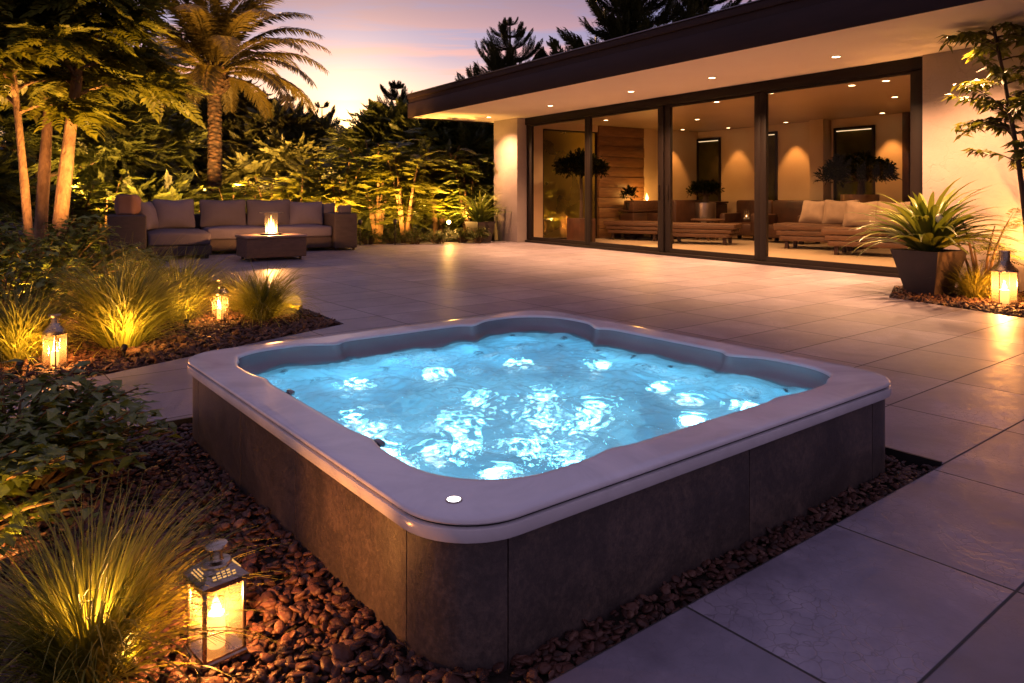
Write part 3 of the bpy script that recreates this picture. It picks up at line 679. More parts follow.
# water
def water_mesh():
    N = 300; x = np.linspace(0.09, 2.33, N); X, Y = np.meshgrid(x, x, indexing='ij')
    rng = np.random.default_rng(3); Z = np.zeros_like(X)
    for _ in range(46):
        lam = rng.uniform(0.055, 0.42); a = rng.uniform(0, 2 * PI); k = 2 * PI / lam
        Z += 0.0052 * lam * np.sin(k * (X * math.cos(a) + Y * math.sin(a)) + rng.uniform(0, 6) + 1.6 * np.sin(2.3 * X + rng.uniform(0, 6)) + 1.3 * np.sin(2.9 * Y + rng.uniform(0, 6)))
    foam_glow = np.zeros_like(X)
    for i, (u, v) in enumerate(BL):
        r = np.hypot(X - u, Y - v); w = rng.uniform(0.06, 0.12); ph = rng.uniform(0, 6)
        Z += 0.0026 * np.exp(-(r / 0.28) ** 2) * np.sin(2 * PI * r / 0.055 + ph)
        el = np.hypot((X - u) * EU.x + 0 * Y + (Y - v) * EV.x, ((X - u) * EU.y + (Y - v) * EV.y) * 0.72)
        foam_glow += rng.uniform(0.35, 1.1) * np.exp(-(el / (w * 0.62)) ** 2)
    foam_glow += 0.8 * np.exp(-(np.hypot(X - 1.15, Y - 1.98) / 0.2) ** 2)  # broad patch of glare painted on the water
    fl = np.zeros_like(X)
    for _ in range(14):
        lam = rng.uniform(0.10, 0.30); a = rng.uniform(0, 2 * PI); fl += np.sin(2 * PI / lam * (X * math.cos(a) + Y * math.sin(a)) + rng.uniform(0, 6) + 1.5 * np.sin(4 * X + 3 * Y))
    foam_glow += 0.10 * np.clip(fl / 3.0, 0, 1.5)  # streaky highlights painted across the surface
    V = np.stack([X, Y, WZ + Z], -1).reshape(-1, 3)
    i = np.arange(N - 1); I, J = np.meshgrid(i, i, indexing='ij'); a = (I * N + J).ravel()
    Q = np.stack([a, a + N, a + N + 1, a + 1], 1)
    me = np_mesh('water', V, Q, True)
    me.transform(Matrix.Diagonal((1, 1.03, 1, 1))); at = me.attributes.new('foam_glow', 'FLOAT', 'POINT'); at.data.foreach_set('value', np.clip(foam_glow, 0, 1.5).ravel().astype(np.float32))
    return me
def water_mat():
    m, t, out = new_mat('tub_water')
    tc = t.n('ShaderNodeTexCoord'); n = t.noise(44, 4, 0.6, vec=tc.outputs['Object'], dist=1.6); nb = t.noise(13, 5, 0.6, vec=tc.outputs['Object'], dist=2.6)
    b = t.n('ShaderNodeBump'); b.inputs['Strength'].default_value = 0.55; b.inputs['Distance'].default_value = 0.006; t.l(n.outputs[0], b.inputs['Height'])
    rf = t.n('ShaderNodeBsdfRefraction'); rf.inputs['IOR'].default_value = 1.33; rf.inputs['Color'].default_value = (0.80, 0.97, 1.0, 1); t.l(b.outputs[0], rf.inputs['Normal'])
    tr = t.n('ShaderNodeBsdfTransparent'); tr.inputs[0].default_value = (0.75, 0.96, 1.0, 1)
    m1 = t.n('ShaderNodeMixShader'); m1.inputs[0].default_value = 0.02; t.l(rf.outputs[0], m1.inputs[1]); t.l(tr.outputs[0], m1.inputs[2])
    gl = t.n('ShaderNodeBsdfGlossy'); gl.inputs['Roughness'].default_value = 0.03; t.l(b.outputs[0], gl.inputs['Normal'])
    fr = t.n('ShaderNodeFresnel'); fr.inputs[0].default_value = 1.33; t.l(b.outputs[0], fr.inputs['Normal'])
    m2 = t.n('ShaderNodeMixShader'); t.l(fr.outputs[0], m2.inputs[0]); t.l(m1.outputs[0], m2.inputs[1]); t.l(gl.outputs[0], m2.inputs[2])
    # milky foam patches over the lamps, painting their soft white glow
    at = t.n('ShaderNodeAttribute', attribute_name='foam_glow')
    mask = t.math('MULTIPLY', at.outputs['Fac'], t.mapr(nb.outputs[0], 0.36, 0.62, 0.25, 1.15), clamp=True)
    mask = t.math('MULTIPLY', mask, 0.72)
    tl = t.n('ShaderNodeBsdfTranslucent'); tl.inputs[0].default_value = (0.95, 1, 1, 1); df = t.n('ShaderNodeBsdfDiffuse'); df.inputs[0].default_value = (0.75, 0.85, 0.9, 1)
    m3 = t.n('ShaderNodeMixShader'); m3.inputs[0].default_value = 0.3; t.l(tl.outputs[0], m3.inputs[1]); t.l(df.outputs[0], m3.inputs[2])
    m4 = t.n('ShaderNodeMixShader'); t.l(mask, m4.inputs[0]); t.l(m2.outputs[0], m4.inputs[1]); t.l(m3.outputs[0], m4.inputs[2])
    t.l(m4.outputs[0], out.inputs[0]); return m
wo = link_mesh('water', water_mesh(), water_mat(), None, F0, (0, 0, TUB_ROT)); tag(wo, 'glowing turquoise rippled water filling the hot tub', 'water', kind='structure')

# ------------------------------------------------------------------ house
HE = empty('modern_house', H0, HROT, 'low flat roofed modern house with wide glass sliding doors', 'house')
GL = 9.92; CZ = 3.10; RD = 6.3; SZ = 3.16
def hbox(name, x0, x1, y0, y1, z0, z1, mat, bev=0.0, parent=HE):
    mb = MB(); mb.box(((x0 + x1) / 2, (y0 + y1) / 2, (z0 + z1) / 2), (x1 - x0, y1 - y0, z1 - z0), bev)
    return mb.build(name, mat, parent)
hbox('pillar', -1.12, -0.004, -0.30, 0.4, 0.0, SZ - 0.002, M['stucco'], 0.006)
hbox('outer_wall', GL + 0.004, 22, -0.14, 0.3, 0.0, SZ - 0.002, M['stucco'], 0.004)
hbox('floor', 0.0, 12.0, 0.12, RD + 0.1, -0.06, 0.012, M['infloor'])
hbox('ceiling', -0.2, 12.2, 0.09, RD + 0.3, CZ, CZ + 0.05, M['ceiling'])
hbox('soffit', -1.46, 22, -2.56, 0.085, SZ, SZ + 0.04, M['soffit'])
mb = MB()
mb.box((10.25, 2.7, SZ + 0.25), (23.5, 10.6, 0.42)); mb.box((10.25, 2.7, SZ + 0.515), (23.56, 10.66, 0.11), 0.008)
mb.build('roof', M['fascia'], HE)
mb = MB()
mb.box((10.25, -2.612, SZ + 0.16), (23.52, 0.022, 0.36), 0.004); mb.box((-1.512, 2.7, SZ + 0.16), (0.022, 10.58, 0.36), 0.004)
mb.build('fascia', M['fascia'], HE)
mb = MB(); mb.box((10.25, 2.7, SZ + 0.578), (23.60, 10.70, 0.012)); mb.build('roof_trim', M['fascia_trim'], HE)
# end wall at x=0 : plaster, garden window, timber panel, plaster
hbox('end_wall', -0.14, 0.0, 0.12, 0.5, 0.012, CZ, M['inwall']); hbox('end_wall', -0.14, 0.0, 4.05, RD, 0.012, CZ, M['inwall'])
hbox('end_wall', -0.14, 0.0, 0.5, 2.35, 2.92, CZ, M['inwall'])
for k in range(11):
    z0 = 0.014 + k * 0.281
    hbox('timber_board', -0.14, 0.02 + 0.012 * (k % 3), 2.37, 4.045, z0, z0 + 0.272, M['woodpanel'], 0.008)
ew = hbox('end_window', -0.10, -0.05, 0.50, 2.35, 0.012, 0.07, M['frame'])
mb = MB(); mb.box((-0.07, 0.53, 1.5), (0.05, 0.05, 2.84)); mb.box((-0.07, 2.33, 1.5), (0.05, 0.05, 2.84)); mb.box((-0.07, 1.42, 2.905), (0.05, 1.76, 0.04)); mb.build('frame', M['frame'], ew)
mb = MB(); mb.box((-0.075, 1.43, 1.48), (0.01, 1.74, 2.8)); mb.build('pane', M['olive_glow_pane'], ew)
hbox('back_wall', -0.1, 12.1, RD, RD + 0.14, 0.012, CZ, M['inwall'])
hbox('back_pilaster', 4.02, 4.40, RD - 0.35, RD - 0.002, 0.012, CZ, M['inwall'], 0.004)
hbox('back_pilaster', 6.25, 6.40, RD - 0.12, RD - 0.002, 0.012, CZ, M['darkwood'], 0.004)
hbox('right_wall', 11.9, 12.04, 0.31, RD, 0.012, CZ, M['inwall'])
for x0, x1, zt_ in ((0.03, 0.86, 2.86), (2.40, 2.80, 2.9), (4.52, 5.52, 2.85)):
    wnd = hbox('back_window', x0, x1, RD - 0.03, RD - 0.004, 0.2, zt_, M['darkglass'])
    mb = MB()
    for xx in (x0, x1): mb.box((xx, RD - 0.035, (0.2 + zt_) / 2), (0.05, 0.06, zt_ - 0.2))
    mb.box(((x0 + x1) / 2, RD - 0.035, zt_), (x1 - x0 + 0.05, 0.06, 0.05)); mb.build('window_frame', M['frame'], wnd)
    mb = MB(); mb.box(((x0 + x1) / 2, RD - 0.05, zt_ - 0.06), (x1 - x0 - 0.1, 0.02, 0.015)); mb.build('light_strip', emit('strip', (1, 0.7, 0.4), 1.6), wnd)
# glazing
hbox('door_head', 0.0, GL, -0.06, 0.08, 2.985, SZ - 0.004, M['frame'], 0.004)
hbox('door_track', 0.0, GL, -0.07, 0.09, 0.0, 0.055, M['frame'], 0.004)
stiles = [(0.0, 0.22), (2.33, 2.55), (4.67, 4.99), (6.99, 7.25), (9.70, GL)]
for k in range(4):
    a = stiles[k][0] if k == 0 else (stiles[k][0] + stiles[k][1]) / 2 + 0.006
    b = stiles[k + 1][1] if k == 3 else (stiles[k + 1][0] + stiles[k + 1][1]) / 2 - 0.006
    ga = stiles[k][1]; gb = stiles[k + 1][0]; yy = 0.0 if k % 2 else 0.022
    mb = MB()
    mb.box(((a + ga) / 2, yy, 1.52), (ga - a, 0.07, 2.925), 0.004); mb.box(((gb + b) / 2, yy, 1.52), (b - gb, 0.07, 2.925), 0.004)
    mb.box(((ga + gb) / 2, yy, 0.10), (gb - ga, 0.066, 0.085)); mb.box(((ga + gb) / 2, yy, 2.96), (gb - ga, 0.066, 0.045))
    dr = mb.build('sliding_door', M['frame'], HE)
    mb = MB(); mb.quad((ga, yy, 0.142), (gb, yy, 0.142), (gb, yy, 2.938), (ga, yy, 2.938)); mb.build('pane', M['glass'], dr, smooth=False)
    if k in (1, 2):
        mb = MB(); mb.box((gb + 0.05 if k == 1 else ga - 0.05, yy - 0.055, 1.25), (0.02, 0.03, 0.3), 0.004); mb.build('handle', M['darkmetal'], dr)
def downlight(x, y, zz, W_, spot=R(125), tgt=None, vis=True, r=0.055, blend=0.9, col=SOFTW):
    mb = MB(); mb.lathe([(r * 1.35, 0.0), (r * 1.35, -0.006), (r * 1.05, -0.008), (r * 1.0, -0.002)], 20)
    f = mb.build('downlight', M['soffit'], HE, (x, y, zz)); mb = MB(); mb.lathe([(r * 0.98, 0.0), (r * 0.98, -0.005), (0.0005, -0.009)], 20); mb.build('lens', M['led'], f)
    lamp('SPOT', 'downlight_lamp', (x, y, zz - 0.03), W_, col, HE, 0.05, spot, blend, tgt or (x, y, 0))
for x, y in ((-0.3, -0.96), (2.43, -1.06), (5.02, -1.08), (6.96, -1.06), (9.19, -1.04), (10.75, -1.06)): downlight(x, y, SZ, 370, R(128))
for x, y in ((5.2, 1.1), (6.6, 0.95), (8.0, 1.3), (8.6, 1.3), (3.2, 0.8), (2.6, 3.4), (4.4, 3.4), (7.6, 3.4), (1.2, 1.6)): downlight(x, y, CZ, 105, R(140), col=(1.0, 0.53, 0.21))
for x in (3.38, 5.0 + 0.95): downlight(x, RD - 0.42, CZ, 62, R(62), (x, RD - 0.1, 0), blend=0.5, col=WARM)   # wall washers
downlight(1.5, RD - 0.42, CZ, 40, R(62), (1.5, RD - 0.1, 0), blend=0.5, col=WARM); downlight(0.42, 5.2, CZ, 50, R(62), (0.1, 5.2, 0), blend=0.5, col=WARM)

# ------------------------------------------------------------------ furniture inside
def slat_bench(name, loc, rz, w, d, top, label, cat, back=0.0, group=None):
    """boat-sided timber bench or daybed with bevelled boards and short legs"""
    e = empty(name, loc, rz, label, cat, group)
    n = 3; h = top - 0.16
    mb = MB()
    for sgn in (-1, 1):
        for k in range(n):
            ww = w * (0.86 + 0.07 * k); zc = 0.17 + h * (k + 0.5) / n
            mb.box((0, sgn * d / 2 * (0.94 + 0.02 * k), zc), (ww, 0.06, h / n - 0.012), 0.014)
    mb.build('side_board', M['wood'], e)
    mb = MB()
    for sgn in (-1, 1):
        for k in range(n):
            zc = 0.17 + h * (k + 0.5) / n; mb.box((sgn * w / 2 * (0.86 + 0.07 * k), 0, zc), (0.05, d * 0.9, h / n - 0.022), 0.012)
    mb.build('end_board', M['wood'], e)
    mb = MB(); nb = 5
    for k in range(nb): mb.box((0, -d / 2 + d * (k + 0.5) / nb, top + 0.012), (w * 1.02, d / nb - 0.012, 0.04), 0.01)
    mb.build('top', M['wood'], e)
    for sx in (-1, 1):
        for sy in (-1, 1):
            mb = MB(); mb.box((0, 0, 0.085), (0.08, 0.08, 0.17), 0.008); mb.build('leg', M['darkwood'], e, (sx * w * 0.36, sy * d * 0.36, 0))
    if back:
        mb = MB(); mb.box((0, d / 2 - 0.05, top + back / 2), (w, 0.1, back), 0.03); mb.build('backrest', M['darkwood'], e)
    return e
fl = 0.012
ha = HROT
slat_bench('daybed', hse(5.62, 4.0, fl), ha + 0.35, 1.75, 0.95, 0.52, 'slatted wooden daybed with two cushions in front of the bronze pot', 'daybed')
slat_bench('daybed', hse(7.25, 3.35, fl), ha + 0.35, 1.8, 0.95, 0.5, 'slatted wooden daybed partly hidden behind the spiky potted plant', 'daybed')
slat_bench('coffee_table', hse(2.95, 3.15, fl), ha + 0.5, 1.75, 0.9, 0.46, 'low slatted wooden table seen through the middle glass panel', 'coffee table')
slat_bench('coffee_table', hse(0.95, 2.95, fl), ha + 0.45, 1.6, 0.9, 0.46, 'low slatted wooden table seen behind the second glass panel from the left', 'coffee table')
def pillow(name, loc, rot, size, mat, label, seed, dent=0.15):
    m = cushion(Vector((0, 0, 0)), size, 0.62, seed, None, dent); mb = MB(); mb.add(m)
    o = mb.build(name, mat, None, loc, rot, angle=80); return tag(o, label, 'cushion')
for i, (x, y, lb, tl, zz) in enumerate(((5.35, 4.25, 'left of the two crumpled pale cushions on the daybed before the bronze pot', 0.35, 0.80), (5.98, 4.20, 'right of the two crumpled pale cushions on the daybed before the bronze pot', 0.25, 0.81),
                            (6.85, 3.55, 'pale crumpled cushion at the left end of the partly hidden daybed', 0.3, 0.79), (7.5, 3.6, 'pale cushion half hidden behind the leaves of the big potted plant', 0.3, 0.79))):
    pillow('cushion', hse(x, y, zz), (-tl, 0, ha + 0.2 * (i % 2)), (0.74, 0.34, 0.58), M['linen'], lb, 30 + i)
def sideboard(loc, rz, w, d, h, label, name='sideboard', cat='sideboard'):
    e = empty(name, loc, rz, label, cat)
    mb = MB(); mb.box((0, 0, h / 2 + 0.1), (w, d, h), 0.03)
    mb.build('body', M['darkwood'], e)
    mb = MB(); mb.box((0, 0, h + 0.13), (w + 0.05, d + 0.05, 0.05), 0.015); mb.build('top', M['darkwood'], e)
    for sx in (-1, 1):
        mb = MB(); mb.box((sx * w * 0.4, 0, 0.05), (0.1, d * 0.8, 0.1), 0.01); mb.build('foot', M['darkwood'], e)
    return e
def lounge(loc, rz, w, label):
    e = empty('lounge_sofa', loc, rz, label, 'sofa')
    mb = MB(); mb.box((0, 0, 0.28), (w, 0.9, 0.32), 0.05); mb.build('seat', M['darkwood'], e)
    mb = MB(); mb.box((0, 0.38, 0.68), (w, 0.2, 0.75), 0.07); mb.build('backrest', M['darkwood'], e)
    for s in (-1, 1):
        mb = MB(); mb.box((s * (w / 2 - 0.08), -0.04, 0.45), (0.18, 0.86, 0.5), 0.05); mb.build('armrest', M['darkwood'], e)
        for q in (-1, 1):
            mb = MB(); mb.box((0, 0, 0.06), (0.09, 0.09, 0.12), 0.01); mb.build('leg', M['frame'], e, (s * w * 0.42, q * 0.35, 0))
    return e
lounge(hse(3.95, 5.2, fl), ha + 0.05, 1.35, 'dark brown leather sofa behind the third door frame')
lounge(hse(2.45, 5.5, fl), ha + 0.1, 1.1, 'dark brown leather sofa right of the silver plant pot')
sideboard(hse(0.75, 5.75, fl), ha, 1.25, 0.5, 0.85, 'dark wooden sideboard under the corner window left of the silver pot')
sideboard(hse(0.42, 3.75, fl), ha + R(90), 1.5, 0.55, 0.62, 'wooden console below the timber panel, carrying the small fire')
lounge(hse(1.0, 4.35, fl), ha + R(-80), 1.5, 'low dark wooden sofa between the console and the middle glass panel')
def round_table(loc, label):
    e = empty('side_table', loc, 0, label, 'side table')
    mb = MB(); mb.lathe([(0.42, 0.50), (0.44, 0.52), (0.44, 0.545), (0.42, 0.56)], 28); mb.build('top', M['wood'], e)
    for k in range(3):
        a = k * 2.094 + 0.3; mb = MB(); mb.tube([(0.30 * math.cos(a), 0.30 * math.sin(a), 0), (0.24 * math.cos(a), 0.24 * math.sin(a), 0.5)], [0.03, 0.045], 8); mb.build('leg', M['wood'], e)
round_table(hse(2.1, 4.35, fl), 'small round wooden table in front of the silver plant pot')
# console fire, bottle, vase
def flame_mesh(h, r, seed=0):
    m = bmesh.new(); bmesh.ops.create_uvsphere(m, u_segments=14, v_segments=12, radius=1.0)
    for v in m.verts:
        tz = (v.co.z + 1) / 2; k = r * (math.sin(PI * min(1, tz ** 0.75)) ** 0.8) * (1 - 0.55 * tz)
        l_ = math.hypot(v.co.x, v.co.y) or 1
        v.co = Vector((v.co.x / l_ * k if l_ > 1e-4 else 0, v.co.y / l_ * k if l_ > 1e-4 else 0, tz * h)) + Vector((0.12 * r * math.sin(tz * 5 + seed) * tz, 0.1 * r * math.cos(tz * 4 + seed) * tz, 0))
    return m
e = empty('tabletop_fire', hse(0.45, 3.55, 0.79), ha, 'small rectangular tabletop fire on the console by the timber panel', 'tabletop fire')
mb = MB(); mb.box((0, 0, 0.13), (0.35, 1.0, 0.26), 0.01); mb.build('housing', M['wood'], e)
mb = MB(); mb.add(flame_mesh(0.22, 0.05)); mb.build('flame', M['flame'], e, (0, 0.2, 0.26)); lamp('POINT', 'fire_lamp', (0, 0.2, 0.34), 8, AMBER, e, 0.02)
mb = MB(); mb.lathe([(0.0005, 0), (0.09, 0), (0.1, 0.05), (0.1, 0.26), (0.05, 0.33), (0.03, 0.36), (0.03, 0.46), (0.036, 0.47)], 20)
o = mb.build('bottle', M['darkmetal'], None, hse(0.5, 4.35, 0.79)); tag(o, 'dark bottle standing on the right end of the console', 'bottle')

# ------------------------------------------------------------------ plants
def norm(a): return a / (np.linalg.norm(a, axis=-1, keepdims=True) + 1e-9)
def basis(d, up):
    x = norm(d); y = norm(np.cross(up, x)); z = np.cross(x, y)
    return np.stack([x, y, z], -1)
def leaf_t(w=0.22, droop=0.12, fold=0.05):
    V = np.array([(0, 0, 0), (0.42, w, fold), (0.42, -w, fold), (0.5, 0, 0), (1, 0, -droop)], float)
    T = np.array([(0, 3, 1), (1, 3, 4), (0, 2, 3), (2, 4, 3)])
    return V, T
def frond_t(pairs=10, lw=0.045, ll=0.30, ang=58, droop=0.25, seed=0, rach=0.008, fine=False):
    rn = np.random.default_rng(seed); V = []; T = []
    def rp(s): return np.array([s * (1 - 0.06 * s), 0.0, 0.05 * s - droop * s * s])
    n0 = 6
    for i in range(n0 + 1):
        s = i / n0; p = rp(s); w = rach * (1.2 - s); V += [p + (0, w, 0), p - (0, w, 0)]
    for i in range(n0): a = 2 * i; T += [(a, a + 1, a + 3), (a, a + 3, a + 2)]
    for i in range(pairs):
        s = 0.14 + 0.84 * i / (pairs - 1); L = ll * (math.sin(PI * (0.12 + 0.80 * s)) ** 0.8) * rn.uniform(0.9, 1.1)
        for sg in (-1, 1):
            p = rp(s); a = R(ang + rn.uniform(-8, 8)) * (1 - 0.35 * s)
            d = np.array([math.cos(a), sg * math.sin(a), rn.uniform(-0.25, 0.05)]); d /= np.linalg.norm(d)
            q = np.array([-sg * d[1], sg * d[0], 0.15]) * lw
            b = len(V); V += [p, p + d * L * 0.45 + q * 1.0, p + d * L * 0.45 - q, p + d * L + (0, 0, -0.12 * L)]
            T += [(b, b + 2, b + 1), (b + 1, b + 2, b + 3)]
    b = len(V); p = rp(1.0); V += [p, p + (0.08, lw, 0), p + (0.08, -lw, 0), p + (0.2, 0, -0.06)]; T += [(b, b + 2, b + 1), (b + 1, b + 2, b + 3)]
    return np.array(V), np.array(T)
LEAF = leaf_t(); LEAFN = leaf_t(0.13, 0.2, 0.03)
FROND = frond_t(10, 0.068, 0.30, 56, 0.28); FROND_T = frond_t(13, 0.040, 0.25, 56, 0.32, 9, 0.006); FROND_F = frond_t(14, 0.022, 0.24, 60, 0.22, 3, 0.006); FROND_S = frond_t(8, 0.075, 0.34, 52, 0.3, 5, 0.009)
NEEDLE = frond_t(14, 0.036, 0.32, 46, -0.15, 7, 0.016)
def spray_t(n=7, seed=0, w=0.20):
    """a twig of leaves"""
    rn = np.random.default_rng(seed); pos = []; d = []
    for i in range(n):
        s = i / (n - 1); pos.append((0.7 * s, 0.02 * math.sin(9 * s), 0.05 * s)); a = rn.uniform(-1.3, 1.3) * (1 - 0.7 * s) + (0.7 if i % 2 else -0.7) * (1 - s)
        d.append((math.cos(a), math.sin(a), rn.uniform(-0.3, 0.35)))
    pos, d = np.array(pos), np.array(d)
    TV, TT = leaf_t(w, 0.15, 0.05)
    return place(TV, TT, pos, basis(d, np.array([0, 0, 1.0])[None].repeat(n, 0)), rn.uniform(0.32, 0.5, n))
SPRAY = spray_t(); SPRAY2 = spray_t(9, 4, 0.14)
def crown(clumps, n, tmpl, smin, smax, rng, flat=0.7, outward=0.7, up=0.2):
    """leaf sprays near the surfaces of ellipsoid clumps (x,y,z,r)"""
    C = np.array(clumps, float); w = C[:, 3] ** 2; idx = rng.choice(len(C), n, p=w / w.sum())
    d = norm(rng.normal(0, 1, (n, 3))); d[:, 2] = np.where(d[:, 2] < -0.3, -d[:, 2], d[:, 2])
    rad = C[idx, 3] * rng.uniform(0.45, 1.05, n)
    pos = C[idx, :3] + d * rad[:, None] * np.array([1, 1, flat])
    dr = norm(d * outward + rng.normal(0, 0.45, (n, 3)) + np.array([0, 0, up]))
    upv = norm(np.array([0, 0, 1.0]) + rng.normal(0, 0.35, (n, 3)))
    return place(*tmpl, pos, basis(dr, upv), rng.uniform(smin, smax, n))
def trunk_mesh(mb, pts, r0, r1, n=10, wob=0.0, rng=None):
    k = len(pts); mb.tube(pts, [r0 + (r1 - r0) * i / (k - 1) for i in range(k)], n)
def bez(a, b, c, n=8):
    a, b, c = Vector(a), Vector(b), Vector(c); return [a * (1 - s) ** 2 + b * 2 * s * (1 - s) + c * s * s for s in [i / n for i in range(n + 1)]]

def grass_tuft(loc, n, h, spread, label, seed, wmax=0.004, seg=7, stiff=0.35, group=None):
    rng = np.random.default_rng(seed)
    az = rng.uniform(0, 2 * PI, n); L = h * rng.uniform(0.55, 1.15, n); r0 = rng.uniform(0, 0.07, n) ** 1.0 * (h / 0.5)
    lean = np.abs(rng.normal(0, 1, n)) * 0.32 * spread + 0.08; curl = rng.uniform(0.4, 1.5, n) * spread
    s = np.linspace(0, 1, seg + 1)
    th = lean[:, None] + curl[:, None] * s[None] ** 1.6          # tilt from vertical along the blade
    ds = 1.0 / seg
    rr_ = np.cumsum(np.sin(np.minimum(th, 2.6)), 1) * ds - np.sin(np.minimum(th[:, :1], 2.6)) * ds
    zz = np.cumsum(np.cos(np.minimum(th, 2.6)), 1) * ds - np.cos(th[:, :1]) * ds
    rad = r0[:, None] + rr_ * L[:, None]; z = np.maximum(zz * L[:, None], 0.004 + 0 * rad)
    twist = rng.normal(0, 0.25, n)[:, None] * s[None]
    a = az[:, None] + twist
    P = np.stack([rad * np.cos(a), rad * np.sin(a), z], -1)
    wd = wmax * rng.uniform(0.5, 1.0, n)[:, None] * (1 - s[None] ** 2.0) + 0.0004
    fz = rng.uniform(0, PI, n)
    side = np.stack([-np.sin(az + 0.5 * np.cos(fz)), np.cos(az + 0.5 * np.cos(fz)), 0.2 * np.sin(fz)], -1)[:, None, :]
    A = P + side * wd[..., None]; B = P - side * wd[..., None]
    V = np.stack([A, B], 2).reshape(n, -1, 3)
    base = (np.arange(n) * 2 * (seg + 1))[:, None]; i = np.arange(seg) * 2
    q = np.stack([i, i + 1, i + 3, i + 2], -1)[None] + base[:, :, None]
    o = link_mesh('grass_tuft', np_mesh('grass_tuft', V.reshape(-1, 3), q.reshape(-1, 4), False), M['grass_blade'], None, loc)
    return tag(o, label, 'ornamental grass', group)
def frond_shrub(name, loc, h, r, n, label, seed, mat, tmpl=None, fs=(0.3, 0.55), stems=6, cat='shrub', group=None, zmin=0.15):
    """upright stems carrying tiers of pinnate fronds"""
    rng = np.random.default_rng(seed); e = empty(name, loc, 0, label, cat, group)
    mb = MB(); pos = []; dr = []
    for k in range(stems):
        a = 2 * PI * k / stems + rng.uniform(-0.5, 0.5); rr_ = r * rng.uniform(0.25, 0.8); hh = h * rng.uniform(0.65, 1.0)
        pts = bez((0.06 * math.cos(a), 0.06 * math.sin(a), -0.05), (rr_ * 0.35 * math.cos(a), rr_ * 0.35 * math.sin(a), hh * 0.6), (rr_ * math.cos(a), rr_ * math.sin(a), hh), 7)
        mb.tube(pts, [0.022 * h * (1 - 0.85 * i / 7) + 0.003 for i in range(8)], 6)
        m = n // stems; ss = rng.uniform(zmin, 1.0, m) ** 0.8
        for s in ss:
            f = s * 7; i = min(int(f), 6); p = pts[i].lerp(pts[i + 1], f - i); b = rng.uniform(0, 2 * PI)
            pos.append(p[:]); dr.append((math.cos(b), math.sin(b), rng.uniform(0.0, 0.45) * (0.4 + s)))
    mb.build('stem', M['stem'], e)
    pos = np.array(pos); dr = np.array(dr); m = len(pos)
    upv = norm(np.array([0, 0, 1.0]) + rng.normal(0, 0.2, (m, 3)))
    V, T = place(*(tmpl or FROND), pos, basis(dr, upv), rng.uniform(fs[0], fs[1], m))
    link_mesh('foliage', np_mesh('foliage', V, T), mat, e); return e
def broad_shrub(loc, rx, ry, h, n, label, seed, ls=(0.06, 0.12), mat='leaf_shrub', name='leafy_shrub', rz=0.0, group=None, tmpl=None, zlow=0.0):
    """mounded shrub of many separate leaves on twigs"""
    rng = np.random.default_rng(seed); e = empty(name, loc, rz, label, 'shrub', group)
    ns = max(24, n // 26); mb = MB(); P = []; Dr = []
    for k in range(ns):
        a = rng.uniform(0, 2 * PI); q = rng.uniform(0.1, 1.0) ** 0.55; zz = h * (math.sqrt(max(0, 1 - (q * 0.92) ** 2)) * rng.uniform(0.72, 1.08)); zz = max(zz, 0.08)
        tip = Vector((rx * q * math.cos(a), ry * q * math.sin(a), zz)); st = Vector((tip.x * 0.25, tip.y * 0.25, 0))
        pts = bez(st, (tip.x * 0.5, tip.y * 0.5, zz * 0.8), tip, 6); mb.tube(pts, [0.008 * (1 - 0.8 * i / 6) + 0.0012 for i in range(7)], 5)
        m = n // ns
        for j in range(m):
            s = rng.uniform(0.35, 1.02); f = min(s, 0.999) * 6; i = int(f); p = pts[i].lerp(pts[min(i + 1, 6)], f - i)
            b = rng.uniform(0, 2 * PI); P.append((p.x + rng.normal(0, 0.02), p.y + rng.normal(0, 0.02), max(0.02, p.z + rng.normal(0, 0.015))))
            ou = Vector((math.cos(b), math.sin(b), 0)) + Vector((math.cos(a), math.sin(a), 0)) * 0.5; Dr.append((ou.x, ou.y, rng.uniform(-0.3, 0.2)))
    mb.build('stem', M['stem'], e)
    P = np.array(P); Dr = np.array(Dr); m = len(P)
    upv = norm(np.array([0, 0, 1.0]) + rng.normal(0, 0.18, (m, 3)))
    V, T = place(*(tmpl or leaf_t(0.26, 0.14, 0.06)), P, basis(Dr, upv), rng.uniform(ls[0], ls[1], m))
    link_mesh('foliage', np_mesh('foliage', V, T), M[mat], e); return e
def dense_tree(name, loc, h, r, label, seed, mat='leaf_dark', n=2600, tmpl=None, sz=(0.5, 1.1), base=0.1, group=None, nclump=16):
    """broad garden tree whose tiers of foliage reach low"""
    rng = np.random.default_rng(seed); e = empty(name, loc, 0, label, 'tree', group)
    cl = []; mb = MB(); mb.tube(bez((0, 0, -0.1), (rng.uniform(-.2, .2), rng.uniform(-.2, .2), h * 0.5), (rng.uniform(-.3, .3), rng.uniform(-.3, .3), h * 0.9), 6), [0.16 - 0.02 * i for i in range(7)], 8)
    for k in range(nclump):
        s = (k + 0.5) / nclump; zz = h * (base + (0.93 - base) * s); q = r * (0.95 - 0.72 * s ** 1.5) * rng.uniform(0.45, 1.0); a = k * 2.4 + rng.uniform(-0.5, 0.5)
        p = (q * math.cos(a), q * math.sin(a), zz); cl.append((*p, r * rng.uniform(0.30, 0.46)))
        mb.tube(bez((0, 0, zz * 0.8), (p[0] * 0.5, p[1] * 0.5, zz * 0.9), p, 5), [0.06 - 0.009 * i for i in range(6)], 5)
    mb.build('trunk', M['bark_dark'], e)
    V, T = crown(cl, n, tmpl or FROND_S, sz[0], sz[1], rng, flat=0.5, outward=0.9, up=0.15)
    link_mesh('crown', np_mesh('crown', V, T), M[mat], e); return e
